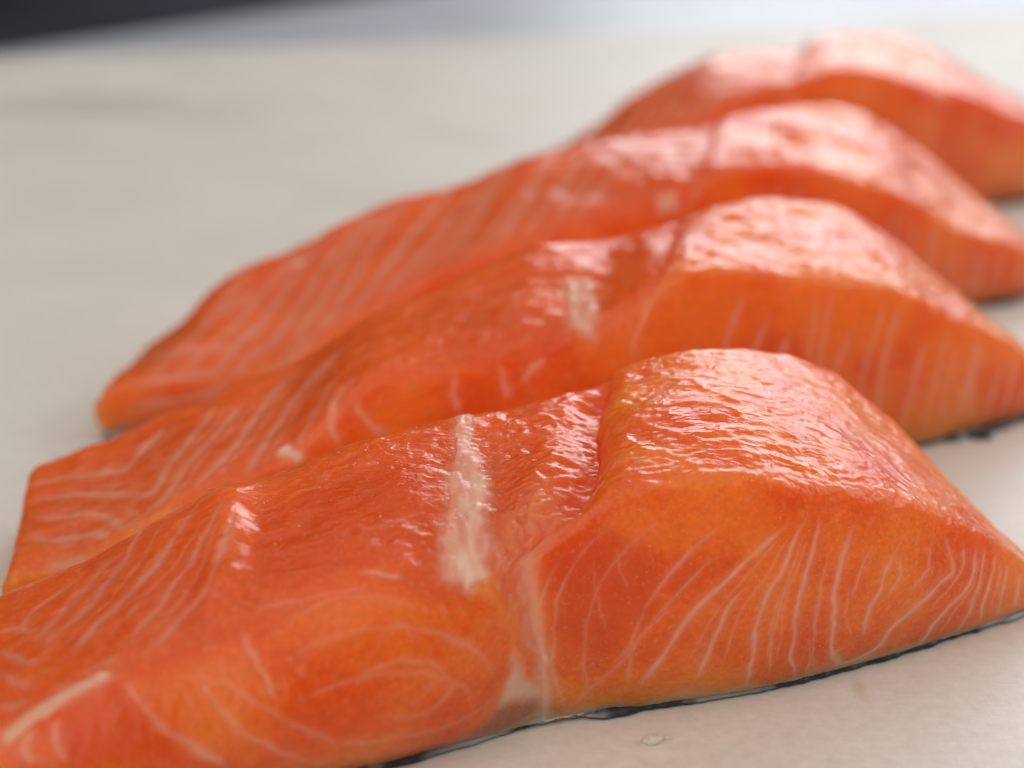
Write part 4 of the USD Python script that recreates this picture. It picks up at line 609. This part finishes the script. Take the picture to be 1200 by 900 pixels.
    mk = lambda n_: masks.get(n_, np.zeros(X.shape))[..., None]
    col = col + (STRIP - col) * mk("strip") * 0.55
    col = col + (AMBER - col) * mk("amber") * 0.9
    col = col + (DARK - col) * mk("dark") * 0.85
    col = col + (PALE - col) * mk("vee") * (0.6 + 0.5 * tone)
    rib = mk("ribbon") * (0.15 + 1.05 * fbm(np.stack([v[..., 0] * 700, v[..., 1] * 200, v[..., 2] * 200], -1), 3, 71)[..., None]).clip(0, 1)
    col = col + (WHITE - col) * rib
    h += masks.get("ribbon", 0) * (0.00018 + (fbm(np.stack([v[..., 0] * 900, v[..., 1] * 260, v[..., 2] * 260], -1), 2, 73) - 0.5) * 0.0004)
    h += masks.get("strip", 0) * ((fbm(np.stack([v[..., 0] * 900, v[..., 1] * 380, v[..., 2] * 380], -1), 3, 77) - 0.5) * 0.0014)
    h += masks.get("crinkle", 0) * ((1 - np.abs(2 * fbm(np.stack([u1 * 300, u2 * 420, v[..., 2] * 300], -1), 3, 79) - 1) - 0.7) * 0.0010)
    # a thin pale rim of connective tissue over the skin
    rim = (1 - smoothstep(0.0, 0.0018, P0[..., 2] - 0.0012 + (fbm(v * 260, 2, 81) - 0.5) * 0.003))[..., None] * 0.4
    col = col + (PALE * 0.9 - col) * rim
    P = P0 + N * h[..., None]
    # rounded ends, and the cleft where the belly lobe meets the loin lobe
    for e in (0, -1):
        d = np.linalg.norm(P0[..., :2] - P0[e][None, :, :2], axis=-1)
        t = np.clip(d / free_r, 0, 1)
        P = P - N * ((1 - np.sqrt(np.clip(1 - (1 - t) ** 2, 0, 1))) * free_r * 0.9)[..., None]
    curve = fil.section(data["seam"][None].repeat(3, 0) + np.array([[-1e-5], [0], [1e-5]]))[1]
    curve = np.vstack([curve, (curve + np.roll(curve, -1, 0)) / 2])
    d = cKDTree(curve).query(flat)[0].reshape(X.shape) * np.sign(X - seam_x)
    d = d + (fbm(v * 330, 2, 87) - 0.5) * 0.0012
    r = seam_r[None]
    t = np.clip(d / np.maximum(r, 1e-6), 0, 1)
    wall = (1 - np.sqrt(np.clip(1 - (1 - t) ** 2, 0, 1))) * r * 0.95 + np.clip(-d, 0, 1) * 3
    floor = np.exp(-(np.clip(-d, 0, 1) / 0.0042) ** 2) * r * 0.75 + np.clip(d - 0.0012, 0, 1) * 3
    k_ = 0.00025
    soft_min = -k_ * np.log(np.exp(-np.minimum(wall, 0.02) / k_) + np.exp(-np.minimum(floor, 0.02) / k_))
    P = P - N * np.maximum(soft_min, 0)[..., None]
    lip = (np.exp(-(d / 0.0012) ** 2) * face * min(0.5, 0.12 + 0.4 * data["groove"]))[..., None]
    col = col + (PALE - col) * lip
    P[..., 2] = np.maximum(P[..., 2], 0.0011)
    return P, col.clip(0.005, 0.95), masks

def closed(P, col, rings=10):
    """A closed mesh from a grid (periodic along the sections) with rings that fill both ends."""
    ns, nc, _ = P.shape
    first, last = P[0], P[-1]
    def cap(ring, c):
        m = ring.mean(0); out = []
        for q in np.linspace(0, 1, rings + 2)[1:-1]:
            out.append(ring + (m - ring) * q)
        return out, m
    A, ma = cap(first, 0); B, mb = cap(last, 0)
    G = np.vstack([np.stack(A[::-1]), P, np.stack(B)])
    Cc = np.vstack([np.repeat(col[:1], rings, 0), col, np.repeat(col[-1:], rings, 0)])
    n = len(G)
    V = np.vstack([G.reshape(-1, 3), ma, mb]); CC = np.vstack([Cc.reshape(-1, 3), col[0].mean(0), col[-1].mean(0)])
    i, j = np.meshgrid(np.arange(n - 1), np.arange(nc), indexing="ij"); j2 = (j + 1) % nc
    a, b, c, d = i * nc + j, (i + 1) * nc + j, (i + 1) * nc + j2, i * nc + j2
    F = np.vstack([np.c_[a.ravel(), b.ravel(), c.ravel()], np.c_[a.ravel(), c.ravel(), d.ravel()]])
    j = np.arange(nc); j2 = (j + 1) % nc
    F = np.vstack([F, np.c_[j, j2, np.full(nc, len(V) - 2)], np.c_[(n - 1) * nc + j2, (n - 1) * nc + j, np.full(nc, len(V) - 1)]])
    return V, F, CC

def patch_shell(P, mask, col, lift=0.00002, depth=0.0004, cut=0.3):
    """A thin closed sheet over the grid faces inside the mask."""
    m = mask > cut
    q = m[:-1, :-1] & m[1:, :-1] & m[1:, 1:] & m[:-1, 1:]
    ii, jj = np.nonzero(q)
    if len(ii) < 20:
        return None
    nc = P.shape[1]; N = grid_normals(P)
    a, b, c, d = ii * nc + jj, (ii + 1) * nc + jj, (ii + 1) * nc + jj + 1, ii * nc + jj + 1
    F = np.vstack([np.c_[a, b, c], np.c_[a, c, d]])
    used, inv = np.unique(F, return_inverse=True); F = inv.reshape(F.shape)
    p, nn, cc = P.reshape(-1, 3)[used], N.reshape(-1, 3)[used], col.reshape(-1, 3)[used]
    edge = smoothstep(cut, 0.95, mask.reshape(-1)[used])[:, None]
    n = len(p)
    V = np.vstack([p + nn * (lift * (0.1 + edge) + 0.00002), p - nn * depth])
    e = np.sort(np.vstack([F[:, [0, 1]], F[:, [1, 2]], F[:, [2, 0]]]), 1); dirs = np.vstack([F[:, [0, 1]], F[:, [1, 2]], F[:, [2, 0]]])
    _, first, cnt = np.unique(e, axis=0, return_index=True, return_counts=True)
    bd = dirs[first[cnt == 1]]
    FF = np.vstack([F, F[:, ::-1] + n, np.c_[bd[:, 0], bd[:, 0] + n, bd[:, 1] + n], np.c_[bd[:, 0], bd[:, 1] + n, bd[:, 1]]])
    return V, FF, np.vstack([cc, cc]), np.tile(smoothstep(cut, cut + 0.35, mask.reshape(-1)[used]), 2)

def skin_mesh(fil, n=420, seed=0):
    X = np.linspace(fil.x[0] + 0.0008, fil.x[-1] - 0.0005, n)
    w, fy = fil.w(X), fil.fy(X)
    wob = fbm(np.stack([X * 62, X * 0 + seed * 3.1, X * 0], -1), 3, 91)
    chip = fbm(np.stack([X * 900, X * 0 + seed * 1.7, X * 0], -1), 2, 93)
    o = -0.0019 + 0.0024 * smoothstep(0.42, 0.62, wob) + 0.0007 * (chip - 0.5) + fil.bulge(X) * 0.32
    sec = [(-o, 0.0003), (-o - 0.0001, 0.0007), (-o + 0.0008, 0.0015), (w * 0.5, 0.0016), (w - 0.001, 0.0016), (w + 0.0004, 0.0008), (w + 0.0004, 0.0003)]
    G = np.stack([np.stack([X + fil.nx(X) * d, fy + 0.997 * d, np.full(n, z)], -1) for d, z in [(np.broadcast_to(d, (n,)), z) for d, z in sec]], 1)
    V, F, _ = closed(G, np.zeros((n, len(sec), 3)), rings=1)
    return V, F

def beads(path, P, fil, count, base):
    """Tiny beads of moisture on the face and the top, half sunk into the surface."""
    rng = np.random.default_rng(77)
    kf, kt, kb, ku = fil.k
    N = grid_normals(P)
    cl = noise(P[:, :kf + kt].reshape(-1, 3) * 170, 12) ** 3
    pick = rng.choice(len(cl), count, replace=False, p=cl / cl.sum())
    p, n = P[:, :kf + kt].reshape(-1, 3)[pick], N[:, :kf + kt].reshape(-1, 3)[pick]
    r = np.clip(rng.lognormal(math.log(0.00013), 0.45, count), 0.00006, 0.00030)
    s = trimesh.creation.icosphere(2, 1.0)
    V = s.vertices[None] * (r[:, None] * rng.uniform(0.7, 1.3, (count, 3)))[:, None] + (p - n * r[:, None] * 0.25)[:, None]
    F = s.faces[None] + (np.arange(count) * len(s.vertices))[:, None, None]
    tag(put(path, (V.reshape(-1, 3) - base, F.reshape(-1, 3)), MOISTURE, True), kind="stuff")

def portion(name, spec, label):
    seed = spec["seed"]
    bul = PchipInterpolator(*np.array(spec["bulge"], float).T); tb = PchipInterpolator(*np.array(spec["top_bulge"], float).T)
    fil = Fillet(spec["rows"], spec["ns"], spec["nc"], bul, tb, float(np.mean([q[0] for q in spec["seam"]])) / 1000, lean=spec["lean"], seed=seed, rough=spec["lumps"], end_skew=spec["end_skew"])
    fil._chart = fil.chart(400)
    sc = np.array(spec["seam"], float)
    sc = sc[np.argsort(sc[:, 1])]
    sx = lambda c: np.interp(c, np.r_[sc[:, 1], 0.76, 1.0], np.r_[sc[:, 0], sc[-1, 0] + 1.0, sc[0, 0]]) / 1000
    cf = np.arange(fil.nc) / fil.nc
    data = dict(groove=spec["groove"], lines=spec["lines"], ridges=spec["ridges"], regions=spec["regions"])
    seam = gaussian_filter1d(sx(cf), fil.nc * 0.009, mode="wrap")
    data["seam"] = seam
    kf, kt, kb, ku = fil.k
    one = np.ones(fil.nc)
    idx = np.arange(fil.nc)
    groove = np.interp(idx, [0, 0.45 * kf, 0.75 * kf, kf, kf + 0.15 * kt, kf + 0.8 * kt, kf + kt, kf + kt + kb, fil.nc - 1], np.array([0.3, 0.6, 1.6, 4.2, 6.4, 4.6, 0.9, 0.2, 0.2]) * 1e-3 * spec["groove"])
    root = UsdGeom.Xform.Define(stage, "/World/" + name)
    base = np.array([fil.x.mean(), float(fil.fy(fil.x.mean())), 0.0])
    root.AddTranslateOp().Set(Gf.Vec3d(*base))
    tag(root.GetPrim(), label=label, category="salmon portion", group="salmon portions in a row on the cutting board")
    path = "/World/" + name + "/"
    X = np.linspace(fil.x[0] * one, fil.x[-1] * one, fil.ns)
    P, col, masks = surface(fil, X, data, 0.0024, groove)
    V, F, CC = closed(P, col)
    put(path + "flesh", (V - base, F), FLESH, True, CC)
    if "ribbon" in masks:
        sh = patch_shell(P, masks["ribbon"], col)
        if sh:
            put(path + "white_membrane", (sh[0] - base, sh[1]), MEMBRANE, True, sh[2])
            UsdGeom.PrimvarsAPI(stage.GetPrimAtPath(path + "white_membrane")).CreatePrimvar("cover", Sdf.ValueTypeNames.FloatArray, "vertex").Set(Vt.FloatArray.FromNumpy((sh[3] * (0.35 + 0.7 * fbm(sh[0] * np.array([900, 260, 260]), 2, 99))).clip(0, 1).astype(np.float32)))
    if spec["beads"]:
        beads(path + "moisture_bead", P, fil, spec["beads"], base)
    V, F = skin_mesh(fil, seed=seed)
    put(path + "skin", (V - base, F), SKIN, True)

for k, (name, label) in enumerate(LABELS):
    portion(name, SPECS[k], label)

# ---------------------------------------------------------------- scraps on the board
def scrap(name, x, y, size, material, label, category, seed, flat=0.5):
    m = trimesh.creation.icosphere(4, 1.0)
    v = m.vertices
    r = 0.55 + 0.9 * fbm(v * 1.6 + seed, 3, seed)
    v = v * r[:, None] * np.array(size) * 0.5
    v[:, 2] = np.maximum(v[:, 2], -size[2] * 0.2); v[:, 2] -= v[:, 2].min() - 0.0001
    m.vertices = v + [0, 0, 0]
    p = put("/World/" + name, m, material, True)
    UsdGeom.Xformable(p).AddTranslateOp().Set(Gf.Vec3d(x, y, 0))
    tag(p, label=label, category=category)
for args in SCRAPS:
    scrap(*args)
